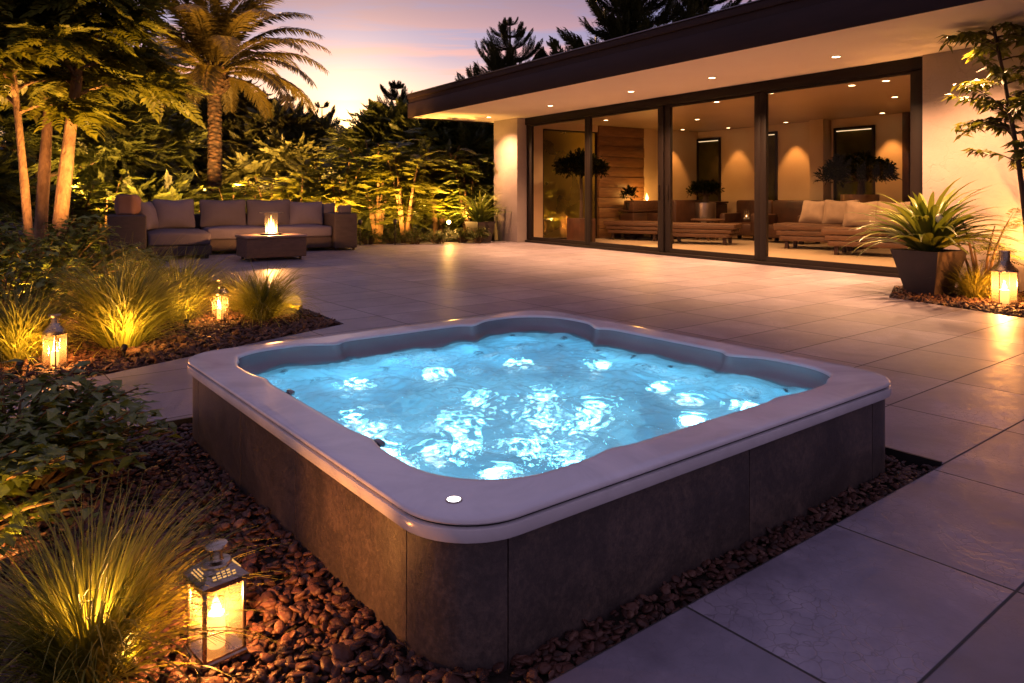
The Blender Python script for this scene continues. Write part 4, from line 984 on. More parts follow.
def conifer(loc, h, r, label, seed, levels=12, per=7, droop=-0.15, sub=9, z0=0.25, group=None):
    rng = np.random.default_rng(seed); e = empty('pine_tree', loc, 0, label, 'tree', group)
    mb = MB(); mb.tube([(0, 0, -0.2), (0, 0, h * 0.5), (0, 0, h)], [0.024 * h, 0.015 * h, 0.003 * h], 8)
    P = []; Dr = []; Sc = []
    for L in range(levels):
        s = L / (levels - 1); zz = h * (z0 + (1 - z0) * s * 0.97); bl = r * (1 - s) ** 0.75 + 0.10 * r
        for k in range(per):
            if rng.random() < 0.13: continue
            a = 2 * PI * k / per + L * 0.7 + rng.uniform(-0.3, 0.3); b = bl * rng.uniform(0.7, 1.1)
            tip = Vector((b * math.cos(a), b * math.sin(a), zz + b * rng.uniform(0.15, 0.5)))
            pts = bez((0, 0, zz), (b * 0.6 * math.cos(a), b * 0.6 * math.sin(a), zz + b * droop), tip, 6)
            mb.tube(pts, [0.006 * h * (1 - 0.8 * i / 6) for i in range(7)], 4)
            for j in range(sub):
                q = 0.22 + 0.78 * j / (sub - 1); f = min(q, 0.999) * 6; i = int(f); p = pts[i].lerp(pts[i + 1], f - i); dd = (pts[i + 1] - pts[i]).normalized()
                for sg in (-1, 1):
                    sd = Vector((-dd.y, dd.x, 0)) * sg; v = dd * rng.uniform(0.5, 1.1) + sd * rng.uniform(0.4, 0.9) * (1 - 0.6 * q) + Vector((0, 0, rng.uniform(0.0, 0.35)))
                    P.append(p[:]); Dr.append(v[:]); Sc.append(bl * rng.uniform(0.30, 0.50) * (1.15 - 0.4 * q) + 0.2)
    mb.build('trunk', M['bark_dark'], e)
    P, Dr = np.array(P), np.array(Dr); upv = norm(np.array([0, 0, 1.0]) + rng.normal(0, 0.3, (len(P), 3)))
    V, T = place(*NEEDLE, P, basis(Dr, upv), np.array(Sc)); link_mesh('crown', np_mesh('crown', V, T), M['leaf_night'], e); return e
def gp(px, Y, z=0.0): return Vector(((px - 512) / 725 * Y, Y, z))

# ---- palm
def palm(loc, th, label):
    rng = np.random.default_rng(21); e = empty('palm_tree', loc, 0, label, 'palm tree')
    mb = MB(); n = 44; pts = [(0.05 * math.sin(i * 0.06), 0, th * i / n - 0.1) for i in range(n + 1)]
    mb.tube(pts, [0.195 - 0.02 * i / n + 0.010 * ((i % 2) * 2 - 1) + (0.05 * math.exp(-i / 4)) for i in range(n + 1)], 18)
    mb.build('trunk', M['palm_bark'], e)
    mb = MB(); mb.lathe([(0.2, th - 0.55), (0.33, th - 0.35), (0.40, th - 0.12), (0.36, th + 0.12), (0.2, th + 0.4), (0.02, th + 0.5)], 20)
    for k in range(60):                                       # cut frond bases
        a = rng.uniform(0, 2 * PI); zz = th - 0.5 + 0.75 * rng.random(); rr_ = 0.30 + 0.08 * math.sin(PI * (zz - th + 0.5) / 0.75)
        mb.tube([(rr_ * 0.8 * math.cos(a), rr_ * 0.8 * math.sin(a), zz), (rr_ * 1.25 * math.cos(a), rr_ * 1.25 * math.sin(a), zz + 0.14)], [0.06, 0.03], 5)
    mb.build('crown_boots', M['palm_bark'], e)
    NF = 46
    for k in range(NF):
        s = k / (NF - 1); el = R(86 - 76 * s ** 0.95) + rng.normal(0, 0.07); az = k * 2.39996 + rng.normal(0, 0.12); L = rng.uniform(3.1, 3.8) * (0.8 + 0.2 * math.sin(PI * s))
        ns = 18; p = Vector((0.12 * math.cos(az), 0.12 * math.sin(az), th + 0.2 - 0.2 * s)); pts = [p.copy()]; e2 = el
        for i in range(ns):
            e2 -= (0.035 + 0.085 * (i / ns)); e2 = max(e2, -1.2)
            p = p + Vector((math.cos(az) * math.cos(e2), math.sin(az) * math.cos(e2), math.sin(e2))) * (L / ns); pts.append(p.copy())
        mb = MB(); mb.tube(pts, [0.030 * (1 - 0.9 * i / ns) + 0.003 for i in range(ns + 1)], 5)
        # leaflets
        P = []; Dr = []; Sc = []; Up = []
        m = 74; side0 = Vector((-math.sin(az), math.cos(az), 0))
        for j in range(m):
            q = 0.13 + 0.86 * j / (m - 1); f = min(q * ns, ns - 0.001); i = int(f); pp = pts[i].lerp(pts[i + 1], f - i); d = (pts[i + 1] - pts[i]).normalized(); upn = side0.cross(d) * -1
            if upn.z < 0 and d.z > -0.99: upn = upn * -1
            ll = 0.50 * (math.sin(PI * (0.14 + 0.78 * q)) ** 0.7) + 0.05
            for sg in (-1, 1):
                v = d * 0.75 + side0 * sg * 0.85 + upn * 0.22 + Vector((0, 0, -0.30)) + Vector(rng.normal(0, 0.06, 3))
                P.append(pp[:]); Dr.append(v[:]); Sc.append((ll * rng.uniform(0.85, 1.1), 0.75 * ll / 0.5, ll)); Up.append(upn[:])
        V, T = place(*leaf_t(0.040, 0.22, 0.01), np.array(P), basis(np.array(Dr), np.array(Up)), np.array(Sc))
        me = D.meshes.new('t'); mb.bm.to_mesh(me); mb.bm.free(); rv = np.array([v.co[:] for v in me.vertices]); me.calc_loop_triangles(); rt = np.array([tr.vertices[:] for tr in me.loop_triangles]); D.meshes.remove(me)
        V, T = merge([(V, T), (rv, rt)]); link_mesh('frond', np_mesh('frond', V, T), M['leaf_palm'], e)
    return e
PALM = gp(213, 19.5); palm(PALM, 4.4, 'tall date palm with arching fronds standing behind the sofa')

# ---- slender pale-barked trees on the left
def slender_tree(loc, lean, h, r0, label, seed, n=240, top=2.0):
    rng = np.random.default_rng(seed); e = empty('slender_tree', loc, 0, label, 'tree')
    mb = MB(); tip = Vector((lean[0], lean[1], h)); pts = bez((0, 0, -0.1), (lean[0] * 0.35, lean[1] * 0.35, h * 0.5), tip, 14)
    mb.tube(pts, [r0 * (1 - 0.75 * (i / 14)) * (1 + 0.05 * math.sin(i * 2.1)) + (0.04 if i == 0 else 0) for i in range(15)], 12)
    P = []; Dr = []
    for k in range(26):
        s = 0.47 + 0.53 * k / 25; f = min(s, 0.999) * 14; i = int(f); p = pts[i].lerp(pts[i + 1], f - i); a = k * 2.4 + rng.uniform(-0.4, 0.4); bl = top * rng.uniform(0.5, 1.0) * (1.15 - 0.5 * s)
        q = p + Vector((math.cos(a) * bl, math.sin(a) * bl, bl * rng.uniform(0.05, 0.7))); bp = bez(p, p.lerp(q, 0.5) + Vector((0, 0, 0.25 * bl)), q, 7)
        mb.tube(bp, [0.028 * (1 - 0.85 * j / 7) + 0.003 for j in range(8)], 6)
        for j in range(n // 26):
            u = rng.uniform(0.2, 1.0); f = min(u, 0.999) * 7; i = int(f); pp = bp[i].lerp(bp[i + 1], f - i); b = a + rng.normal(0, 0.9)
            P.append(pp[:]); Dr.append((math.cos(b), math.sin(b), rng.uniform(-0.45, 0.45)))
    mb.build('trunk', M['bark_pale'], e)
    P, Dr = np.array(P), np.array(Dr); m = len(P); upv = norm(np.array([0, 0, 1.0]) + rng.normal(0, 0.3, (m, 3)))
    V, T = place(*FROND_T, P, basis(Dr, upv), rng.uniform(0.42, 0.85, m)); link_mesh('crown', np_mesh('crown', V, T), M['leaf_gold'], e); return e
slender_tree(gp(54, 10.2), (0.55, 0.3), 5.6, 0.112, 'thickest of the three slender pale trunks on the left, leaning right', 41, 900, 1.45)
slender_tree(gp(38, 10.6), (0.30, 0.2), 5.8, 0.098, 'straight pale trunk, middle one of the three slender trees on the left', 42, 950, 1.8)
slender_tree(gp(33, 9.9), (-0.6, 0.1), 5.0, 0.066, 'thin pale trunk leaning left, leftmost of the three slender trees', 43, 850, 1.7)

# ---- background belt
bgl = [
 (40, 17.5, 5.2, 2.6, 'dark leafy tree filling the gap behind the slender trunks at far left', 'leaf_dark'),
 (105, 22, 4.9, 2.6, 'dark layered tree just right of the slender pale trunks', 'leaf_dark'),
 (160, 27.5, 5.6, 3.2, 'broad dark tree directly left of the palm trunk', 'leaf_night'),
 (235, 28, 4.9, 3.2, 'broad dark tree behind the palm and just right of its trunk', 'leaf_night'),
 (290, 26, 3.7, 2.6, 'rounded dark tree below the two small silhouetted pines', 'leaf_night'),
 (345, 27, 2.5, 2.6, 'lowest dark tree right under the setting sun', 'leaf_night'),
 (400, 24, 3.5, 2.6, 'dark layered tree left of the roof corner', 'leaf_dark'),
 (455, 22.5, 3.4, 2.3, 'dark layered tree under the roof corner beside the house pillar', 'leaf_dark'),
 (505, 24, 4.0, 2.3, 'dark tree tucked behind the end of the house', 'leaf_dark')]
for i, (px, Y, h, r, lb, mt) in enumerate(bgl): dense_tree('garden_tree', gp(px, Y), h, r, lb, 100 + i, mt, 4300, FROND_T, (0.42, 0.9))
conifer(gp(290, 33), 5.6, 1.7, 'left one of two small pines silhouetted against the sunset', 61, 9, 6)
conifer(gp(322, 33), 5.3, 1.7, 'right one of two small pines silhouetted against the sunset', 62, 9, 6)
conifer(gp(397, 33), 6.2, 2.1, 'small pine silhouetted just left of the roof corner', 63, 10, 7)
conifer(gp(510, 44), 11.8, 3.6, 'dark pine rising above the roof edge, left of the taller pines', 64, 13, 8)
conifer(gp(553, 46), 10.9, 3.0, 'small dark pine peeking over the roof between two larger pines', 67, 12, 8)
conifer(gp(632, 40), 15.5, 4.4, 'tallest dark pine towering above the roof, cut by the top of the photo', 65, 16, 9)
conifer(gp(705, 44), 16.5, 4.0, 'dark pine behind the roof, right of the tallest pine', 66, 16, 8)
# far wood closing the horizon
rng = np.random.default_rng(9); cl = []
for k in range(150):
    a = rng.uniform(-1.15, 0.35); dd = rng.uniform(42, 58); cl.append((dd * math.sin(a), dd * math.cos(a), rng.uniform(0.2, 2.6), rng.uniform(1.6, 2.8)))
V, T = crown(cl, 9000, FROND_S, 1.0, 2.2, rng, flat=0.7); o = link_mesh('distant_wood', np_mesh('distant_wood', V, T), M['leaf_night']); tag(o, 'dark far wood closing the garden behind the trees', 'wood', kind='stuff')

# ---- lit fronded shrubs between sofa and house, and behind the sofa
sh = [(300, 17.9, 1.75, 0.9, 'golden lit fern-leaved shrub behind the right arm of the sofa', 'leaf_gold'),
      (338, 18.6, 2.3, 1.05, 'fern-leaved shrub with layered golden branches right of the sofa', 'leaf_gold'),
      (378, 19.4, 2.75, 1.15, 'tallest golden fern-leaved shrub between sofa and house', 'leaf_mid'),
      (405, 18.7, 2.5, 1.0, 'golden fern-leaved shrub with a thin lit stem left of the garden spotlight', 'leaf_gold'),
      (438, 19.8, 2.6, 1.0, 'fern-leaved shrub directly behind the bright garden spotlight', 'leaf_gold'),
      (468, 19.6, 2.35, 0.95, 'fern-leaved shrub beside the house pillar behind the small potted plant', 'leaf_mid')]
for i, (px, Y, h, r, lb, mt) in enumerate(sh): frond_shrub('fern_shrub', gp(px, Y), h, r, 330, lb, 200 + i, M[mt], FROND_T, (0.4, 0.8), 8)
sb = [(75, 14.2, 1.45, 0.9, 'low fern-leaved shrub between the slender trees and the left sofa arm', 'leaf_gold'),
      (105, 16.6, 1.7, 1.0, 'fern-leaved shrub behind the left corner of the sofa', 'leaf_mid'),
      (150, 18.4, 1.65, 1.0, 'fern-leaved shrub behind the sofa left of the palm trunk', 'leaf_mid'),
      (190, 18.3, 1.35, 0.9, 'low fern-leaved shrub in front of the palm trunk', 'leaf_dark'),
      (232, 18.4, 1.5, 0.9, 'low fern-leaved shrub behind the sofa right of the palm trunk', 'leaf_mid'),
      (270, 18.8, 1.75, 0.9, 'fern-leaved shrub behind the table fire and sofa cushions', 'leaf_gold')]
for i, (px, Y, h, r, lb, mt) in enumerate(sb): frond_shrub('fern_shrub', gp(px, Y), h, r, 300, lb, 220 + i, M[mt], FROND_T, (0.30, 0.58), 8)
for i, (px, Y, r) in enumerate(((368, 17.6, 0.42), (392, 17.9, 0.45), (415, 17.7, 0.42), (438, 17.9, 0.48), (462, 18.3, 0.42), (478, 18.1, 0.36))):
    broad_shrub(gp(px, Y), r, r * 0.8, 0.42, 700, 'low clipped green mound in the row along the patio edge before the golden shrubs', 240 + i, (0.06, 0.12), 'leaf_mid', 'ground_cover_mound', 0, 'low mounds along the patio edge', LEAFN)

# ---- left planting
broad_shrub(gp(40, 7.4), 1.25, 1.0, 1.0, 4200, 'big mounded broad-leaved shrub below the slender trees on the left', 301, (0.08, 0.15), 'leaf_shrub')
broad_shrub(gp(-5, 5.9), 0.75, 0.6, 0.85, 1500, 'dark broad-leaved shrub cut by the left edge above the round lantern', 302, (0.07, 0.13), 'leaf_shrub')
broad_shrub(gp(118, 8.9), 0.75, 0.6, 0.62, 1300, 'low leafy shrub in front of the left sofa arm', 303, (0.07, 0.13), 'leaf_shrub')
broad_shrub(Vector((-2.12, 3.05, -0.03)), 0.66, 0.55, 0.50, 2600, 'broad-leaved shrub at the left edge beside the pebbles and paving', 304, (0.05, 0.105), 'leaf_shrub')
broad_shrub(Vector((-2.05, 2.55, -0.03)), 0.6, 0.42, 0.45, 1700, 'dark leafy shrub behind the large front grass tuft', 305, (0.05, 0.10), 'leaf_shrub')
grass_tuft(Vector((-1.06, 1.82, -0.03)), 1150, 0.47, 1.08, 'big golden fountain grass beside the square lantern in front', 401, 0.0030)
grass_tuft(gp(122, 5.75, -0.02), 1300, 0.92, 1.15, 'largest golden fountain grass between the round and the bottle lantern', 402, 0.0052)
grass_tuft(gp(178, 6.9, -0.02), 1300, 0.80, 1.15, 'pale fountain grass left of the lantern nearest the sofa', 403, 0.005)
grass_tuft(gp(262, 7.0, -0.02), 1300, 0.62, 1.35, 'low fountain grass at the right tip of the mulch bed', 404, 0.005)
grass_tuft(gp(18, 5.25, -0.02), 1000, 0.68, 1.2, 'fountain grass at the left edge behind the round lantern', 405, 0.0048)
grass_tuft(gp(240, 7.5, -0.02), 500, 0.5, 0.8, 'small upright grass clump right of the lantern nearest the sofa', 406, 0.004)
grass_tuft(Vector((5.38, 8.45, -0.02)), 900, 0.5, 1.25, 'fountain grass around the lantern by the right house wall', 407, 0.005)

# ---- right planting
def sapling(loc, label):
    rng = np.random.default_rng(77); e = empty('sapling_tree', loc, 0, label, 'tree'); mb = MB()
    pts = bez((0, 0, -0.05), (0.08, 0.0, 1.3), (-0.70, 0.1, 4.7), 14); mb.tube(pts, [0.035 * (1 - 0.8 * i / 14) + 0.004 for i in range(15)], 8)
    pts2 = bez((0.05, 0, 0.9), (0.35, 0.0, 1.9), (0.35, 0.0, 4.0), 10); mb.tube(pts2, [0.024 * (1 - 0.8 * i / 10) + 0.003 for i in range(11)], 7)
    P = []; Dr = []
    for k in range(110):
        src = pts if k % 3 else pts2; mx = len(src) - 1; s = rng.uniform(0.42, 1.0); f = min(s, 0.999) * mx; i = int(f); p = src[i].lerp(src[i + 1], f - i); a = rng.uniform(0, 2 * PI); bl = rng.uniform(0.3, 0.85)
        q = p + Vector((math.cos(a) * bl, math.sin(a) * bl, bl * rng.uniform(-0.25, 0.6))); bp = bez(p, p.lerp(q, 0.5) + Vector((0, 0, 0.2 * bl)), q, 6); mb.tube(bp, [0.008 * (1 - 0.8 * j / 6) + 0.001 for j in range(7)], 5)
        for j in range(38):
            u = rng.uniform(0.25, 1.0); f = min(u, 0.999) * 6; i = int(f); pp = bp[i].lerp(bp[i + 1], f - i); b = a + rng.normal(0, 1.0); P.append(pp[:]); Dr.append((math.cos(b), math.sin(b), rng.uniform(-0.6, 0.3)))
    mb.build('trunk', M['bark_dark'], e)
    P, Dr = np.array(P), np.array(Dr); m = len(P); upv = norm(np.array([0, 0, 1.0]) + rng.normal(0, 0.35, (m, 3)))
    V, T = place(*leaf_t(0.17, 0.25, 0.04), P, basis(Dr, upv), rng.uniform(0.10, 0.18, m)); link_mesh('crown', np_mesh('crown', V, T), M['leaf_gold'], e)
sapling(Vector((5.95, 8.35, 0)), 'young slender tree with dark leaves in front of the right house wall')
frond_shrub('fern_shrub', Vector((5.75, 8.9, -0.02)), 0.95, 0.55, 60, 'small feathery shrub between the big potted plant and the right lantern', 230, M['leaf_gold'], FROND_F, (0.3, 0.5), 5)
frond_shrub('fern_shrub', Vector((6.5, 8.2, -0.02)), 0.9, 0.55, 60, 'small feathery shrub at the right edge behind the lantern', 231, M['leaf_gold'], FROND_F, (0.3, 0.5), 5)

def strap_plant(parent, z0, n, L, wid, seed, mat, up=1.0):
    """rosette of long strap leaves arching out of a pot"""
    rng = np.random.default_rng(seed); Vs = []; Ts = []; seg = 9; s = np.linspace(0, 1, seg + 1); off = 0
    for k in range(n):
        az = k * 2.39996 + rng.normal(0, 0.2); q = k / n; th0 = 0.12 + 0.75 * q * up + rng.normal(0, 0.08); cu = rng.uniform(0.9, 1.7); l_ = L * rng.uniform(0.75, 1.1)
        th = th0 + cu * s ** 1.4; r_ = np.concatenate([[0], np.cumsum(np.sin(th[:-1]))]) / seg * l_ + 0.03; z_ = np.concatenate([[0], np.cumsum(np.cos(th[:-1]))]) / seg * l_
        w = wid * (0.45 + 1.6 * s * (1 - s) + 0.15 * (1 - s)) * (1 - s ** 5) + 0.0008; az2 = az + rng.normal(0, 0.15) * s
        c, sn = np.cos(az2), np.sin(az2); side = np.stack([-sn, c, 0 * s], 1)
        P = np.stack([r_ * c, r_ * sn, z0 + z_], 1); nrm_ = np.stack([-np.cos(th) * c, -np.cos(th) * sn, np.sin(th)], 1)
        A = P + side * w[:, None] + nrm_ * w[:, None] * 0.35; B = P; C = P - side * w[:, None] + nrm_ * w[:, None] * 0.35
        V = np.stack([A, B, C], 1).reshape(-1, 3); i = np.arange(seg) * 3
        Q = np.concatenate([np.stack([i, i + 1, i + 4, i + 3], 1), np.stack([i + 1, i + 2, i + 5, i + 4], 1)]) + off; Vs.append(V); Ts.append(Q); off += len(V)
    return link_mesh('foliage', np_mesh('foliage', np.concatenate(Vs), np.concatenate(Ts), True), mat, parent)
def tapered_pot(parent, w, h, rz=0.0, bot=0.66):
    mb = MB(); k = w / math.sqrt(2)
    mb.lathe([(k * bot, 0), (k, h - 0.002), (k * 1.0, h), (k * 0.9, h), (k * 0.86, h - 0.06)], sq=4)
    o = mb.build('pot', M['stonepot'], parent, (0, 0, 0), (0, 0, rz), smooth=False)
    mb = MB(); mb.lathe([(k * 0.87, h - 0.05), (0.0005, h - 0.03)], sq=4); mb.build('soil', M['soil'], parent, (0, 0, 0), (0, 0, rz), smooth=False)
e = empty('potted_plant', Vector((5.09, 8.86, 0.0)), 0, 'large spiky potted plant in a dark tapered square pot by the glass', 'potted plant')
tapered_pot(e, 0.60, 0.53, R(28), 0.60); strap_plant(e, 0.46, 130, 1.05, 0.042, 5, M['leaf_pot'], 1.25)
mb = MB(); m = bmesh.new(); bmesh.ops.create_uvsphere(m, u_segments=12, v_segments=8, radius=0.05)
for v in m.verts: v.co.z *= 1.2; v.co.y *= 0.55
mb.add(m); mb.tube([(0, 0.02, -0.05), (0.01, 0.18, -0.42)], [0.006, 0.008], 6); mb.build('flower', pbr('white_bloom', (0.8, 0.72, 0.5), rough=0.6), e, (-0.02, -0.26, 0.92))
e = empty('potted_plant', hse(-0.75, -0.95, 0.0), 0, 'small spiky potted plant in a dark pot beside the house pillar', 'potted plant')
tapered_pot(e, 0.56, 0.52, R(40), 0.72); strap_plant(e, 0.45, 70, 0.95, 0.045, 6, M['leaf_pot'])

def bonsai(loc, pot_r, pot_h, potmat, cr, ch, n, label, seed):
    rng = np.random.default_rng(seed); e = empty('potted_tree', loc, 0, label, 'potted plant')
    mb = MB(); mb.lathe([(pot_r * 0.9, 0), (pot_r * 0.96, 0.03), (pot_r, pot_h - 0.02), (pot_r, pot_h), (pot_r * 0.92, pot_h), (pot_r * 0.9, pot_h - 0.05), (0.0005, pot_h - 0.04)], 32); mb.build('pot', potmat, e)
    mb = MB(); mb.tube(bez((0, 0, pot_h - 0.06), (0.08, 0, pot_h + ch * 0.25), (0, 0.03, pot_h + ch * 0.6), 6), [0.10 - 0.008 * i for i in range(7)], 8); cl = []
    for k in range(11):
        a = k * 2.4; q = cr * (0.3 + 0.55 * rng.random()); zz = pot_h + ch * (0.24 + 0.5 * (1 - q / cr) + 0.12 * rng.random()); cl.append((q * math.cos(a), q * math.sin(a), zz, cr * rng.uniform(0.34, 0.48)))
        mb.tube([(0, 0, pot_h + ch * 0.35), (q * 0.5 * math.cos(a), q * 0.5 * math.sin(a), zz - 0.08), (q * math.cos(a), q * math.sin(a), zz)], [0.03, 0.02, 0.008], 5)
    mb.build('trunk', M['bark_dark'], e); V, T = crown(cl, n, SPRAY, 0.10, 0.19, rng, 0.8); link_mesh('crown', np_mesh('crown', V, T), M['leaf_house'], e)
bonsai(hse(5.9, 5.05, fl), 0.40, 1.2, M['bronze'], 0.74, 0.95, 3600, 'spreading bonsai-like tree in a tall round bronze pot inside', 1)
bonsai(hse(1.5, 4.9, fl), 0.31, 0.98, M['silver'], 0.42, 0.6, 1100, 'small round tree in a shiny silver pot inside', 2)
# topiary standard
e = empty('topiary_tree', hse(0.95, 1.0, fl), ha, 'dark ball-headed topiary tree in a wooden box behind the leftmost glass', 'potted plant')
mb = MB(); mb.box((0, 0, 0.3), (0.52, 0.52, 0.6), 0.015); mb.build('planter_box', M['darkwood'], e)
mb = MB(); mb.tube([(0, 0, 0.5), (0.02, 0, 1.0), (0, 0, 1.7)], [0.05, 0.042, 0.04], 8); mb.build('trunk', M['bark_dark'], e)
rng = np.random.default_rng(4); cl = [(0.36 * math.cos(a) * q, 0.36 * math.sin(a) * q, 1.80 + dz, 0.30) for a, q, dz in [(k * 2.4, 1.0, 0.05 * math.sin(k * 3)) for k in range(9)]] + [(0, 0, 1.95, 0.40)]
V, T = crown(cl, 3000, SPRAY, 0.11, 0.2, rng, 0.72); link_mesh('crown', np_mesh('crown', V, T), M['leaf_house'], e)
bs = empty('console_plant', hse(0.42, 3.1, 0.79), 0, 'tiny dark potted plant on the left end of the console', 'potted plant')
mb = MB(); mb.lathe([(0.07, 0), (0.1, 0.18), (0.1, 0.2), (0.0005, 0.19)], 16); mb.build('pot', M['darkmetal'], bs)
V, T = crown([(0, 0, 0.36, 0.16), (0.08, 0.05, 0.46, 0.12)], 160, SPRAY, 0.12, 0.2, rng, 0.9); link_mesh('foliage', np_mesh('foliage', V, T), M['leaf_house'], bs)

# ------------------------------------------------------------------ sofa and fire table
SR = R(29); SA = Vector((-7.17, 12.85, 0))
sx, sy = Vector((math.cos(SR), math.sin(SR), 0)), Vector((-math.sin(SR), math.cos(SR), 0))
def sof(a, b, z=0.0): return SA + sx * a + sy * b + Vector((0, 0, z))
se = empty('sectional_sofa', SA, SR, 'grey L-shaped outdoor sofa with a chaise on its left end', 'sofa')
def sbox(name, a0, a1, b0, b1, z0, z1, mat, bev): 
    mb = MB(); mb.box(((a0 + a1) / 2, (b0 + b1) / 2, (z0 + z1) / 2), (a1 - a0, b1 - b0, z1 - z0), bev, seg=3); return mb.build(name, mat, se)
SL = 4.76
sbox('armrest', 0, 0.62, 0, 2.15, 0.05, 0.83, M['wicker'], 0.025)
sbox('base', 0.63, 1.72, 0.03, 1.98, 0.07, 0.255, M['wicker'], 0.02); sbox('base', 1.73, SL - 0.52, 0.90, 1.98, 0.07, 0.30, M['wicker'], 0.02)
sbox('backrest', 0.63, SL, 1.99, 2.16, 0.07, 0.80, M['wicker'], 0.03)
sbox('armrest', SL - 0.5, SL, 0.76, 1.98, 0.05, 0.80, M['wicker'], 0.025)
def sc_cush(name, a0, a1, b0, b1, z0, z1, mat, seed, parent=se):
    mb = MB(); mb.box((0, 0, 0), (a1 - a0, b1 - b0, z1 - z0), 0.05, seg=4)
    rn = np.random.default_rng(seed); ph = rn.uniform(0, 6, 4)
    bmesh.ops.subdivide_edges(mb.bm, edges=[e for e in mb.bm.edges if e.calc_length() > 0.3], cuts=6, use_grid_fill=True)
    for v in mb.bm.verts:
        if v.co.z > 0: v.co.z += 0.012 * math.sin(5 * v.co.x + ph[0]) * math.sin(5 * v.co.y + ph[1]) + 0.03 * max(0, 1 - (2 * v.co.x / (a1 - a0)) ** 4) * max(0, 1 - (2 * v.co.y / (b1 - b0)) ** 4)
    return mb.build(name, mat, parent, ((a0 + a1) / 2, (b0 + b1) / 2, (z0 + z1) / 2), angle=60)
sc_cush('seat_cushion', 0.64, 1.71, 0.02, 1.97, 0.262, 0.49, M['fabric_dark'], 1)
sc_cush('seat_cushion', 1.73, 2.98, 0.88, 1.97, 0.305, 0.52, M['fabric'], 2); sc_cush('seat_cushion', 2.99, SL - 0.51, 0.88, 1.97, 0.305, 0.52, M['fabric'], 3)
def back_cush(a, b, w, h, th, tilt, yaw, seed, name, mat, parent=None, label=None):
    m = cushion(Vector((0, 0, h / 2)), (w, th * 1.15, h), 0.62, seed, None, 0.10); tilt += 0.03 * math.sin(seed * 3.1); yaw += 0.05 * math.sin(seed * 1.7)
    mb = MB(); mb.add(m); o = mb.build(name, mat, parent, (a, b, 0.51) if parent else sof(a, b, 0.51), (-tilt, 0, yaw) if parent else (-tilt, 0, SR + yaw), angle=80)
    if label: tag(o, label, 'pillow')
    return o
for i, a in enumerate((2.14, 3.08)): back_cush(a, 1.72, 0.94, 0.60, 0.26, 0.16, 0, 10 + i, 'back_cushion', M['fabric_dark'], se)
back_cush(3.86, 1.62, 0.74, 0.56, 0.26, 0.30, -0.12, 14, 'throw_pillow', M['fabric'], None, 'squarish grey pillow leaning at the right end of the sofa')
back_cush(4.28, 1.76, 0.50, 0.52, 0.2, 0.1, -0.5, 15, 'throw_pillow', M['fabric_dark'], None, 'grey pillow wedged upright against the right sofa arm')
back_cush(1.20, 1.62, 0.80, 0.62, 0.28, 0.28, 0.08, 12, 'throw_pillow', M['fabric'], None, 'large grey pillow with pointed corners at the sofa corner')
back_cush(0.74, 1.15, 0.72, 0.58, 0.24, 0.25, 1.25, 13, 'throw_pillow', M['fabric'], None, 'grey pillow leaning sideways against the left sofa arm')
m_ = cushion(Vector((0, 0, 0.2)), (0.60, 0.42, 0.40), 0.35, 16); mb = MB(); mb.add(m_); o = mb.build('throw_pillow', pbr('rust_fabric', (0.22, 0.115, 0.085), rough=0.9, bump=0.2), None, sof(0.33, 0.75, 0.815), (0, 0, SR + 1.4), angle=80); tag(o, 'rust brown bolster pillow lying on top of the left sofa arm', 'pillow')
for a, b in ((0.7, 0.12), (1.65, 0.12), (SL - 0.06, 0.84), (SL - 0.44, 0.84), (1.8, 1.0)):
    mb = MB(); mb.lathe([(0.028, 0), (0.034, 0.08)], 12); mb.build('foot', M['darkmetal'], se, (a, b, 0))
o = MB().box((0, 0, 0.085), (0.24, 0.24, 0.17), 0.02).build('stool_box', M['fabric_dark'], None, sof(SL - 0.2, 1.05, 0.802), (0, 0, SR)); o.name = 'side_box'; tag(o, 'small plain grey box standing on the right sofa arm', 'box')

TR = R(33); TC = Vector((-4.72, 13.0, 0)); tx, ty = Vector((math.cos(TR), math.sin(TR), 0)), Vector((-math.sin(TR), math.cos(TR), 0))
te = empty('fire_table', TC, TR, 'low rectangular woven coffee table holding the glowing fire', 'coffee table')
mb = MB(); mb.box((0.5, 0.4, 0.235), (1.08, 0.84, 0.35), 0.02, seg=3); mb.build('body', M['wicker_brown'], te)
mb = MB(); mb.box((0.5, 0.4, 0.434), (1.12, 0.88, 0.045), 0.015, seg=3); mb.build('tabletop', pbr('table_top', (0.24, 0.165, 0.14), (0.19, 0.13, 0.11), rough=0.45, bump=0.1), te)
for a in (0.06, 0.94):
    for b in (0.06, 0.74): mb = MB(); mb.lathe([(0.025, 0), (0.03, 0.065)], 10); mb.build('foot', M['darkmetal'], te, (a, b, 0))
fe = empty('table_fire', TC + tx * 0.5 + ty * 0.4 + Vector((0, 0, 0.457)), TR, 'glass cylinder fire bowl with a flat lid burning on the coffee table', 'tabletop fire')
mb = MB(); mb.lathe([(0.19, 0), (0.20, 0.012), (0.19, 0.028), (0.05, 0.03)], 28); mb.build('burner_tray', M['darkmetal'], fe)
mb = MB(); mb.lathe([(0.115, 0.03), (0.115, 0.40)], 28); 
mb.bm.faces.ensure_lookup_table(); bmesh.ops.delete(mb.bm, geom=[f for f in mb.bm.faces if len(f.verts) > 4], context='FACES'); mb.build('glass_cylinder', M['fglass'], fe)
mb = MB(); mb.lathe([(0.21, 0.405), (0.215, 0.412), (0.21, 0.42), (0.0005, 0.421)], 28); mb.build('lid', M['metal'], fe)
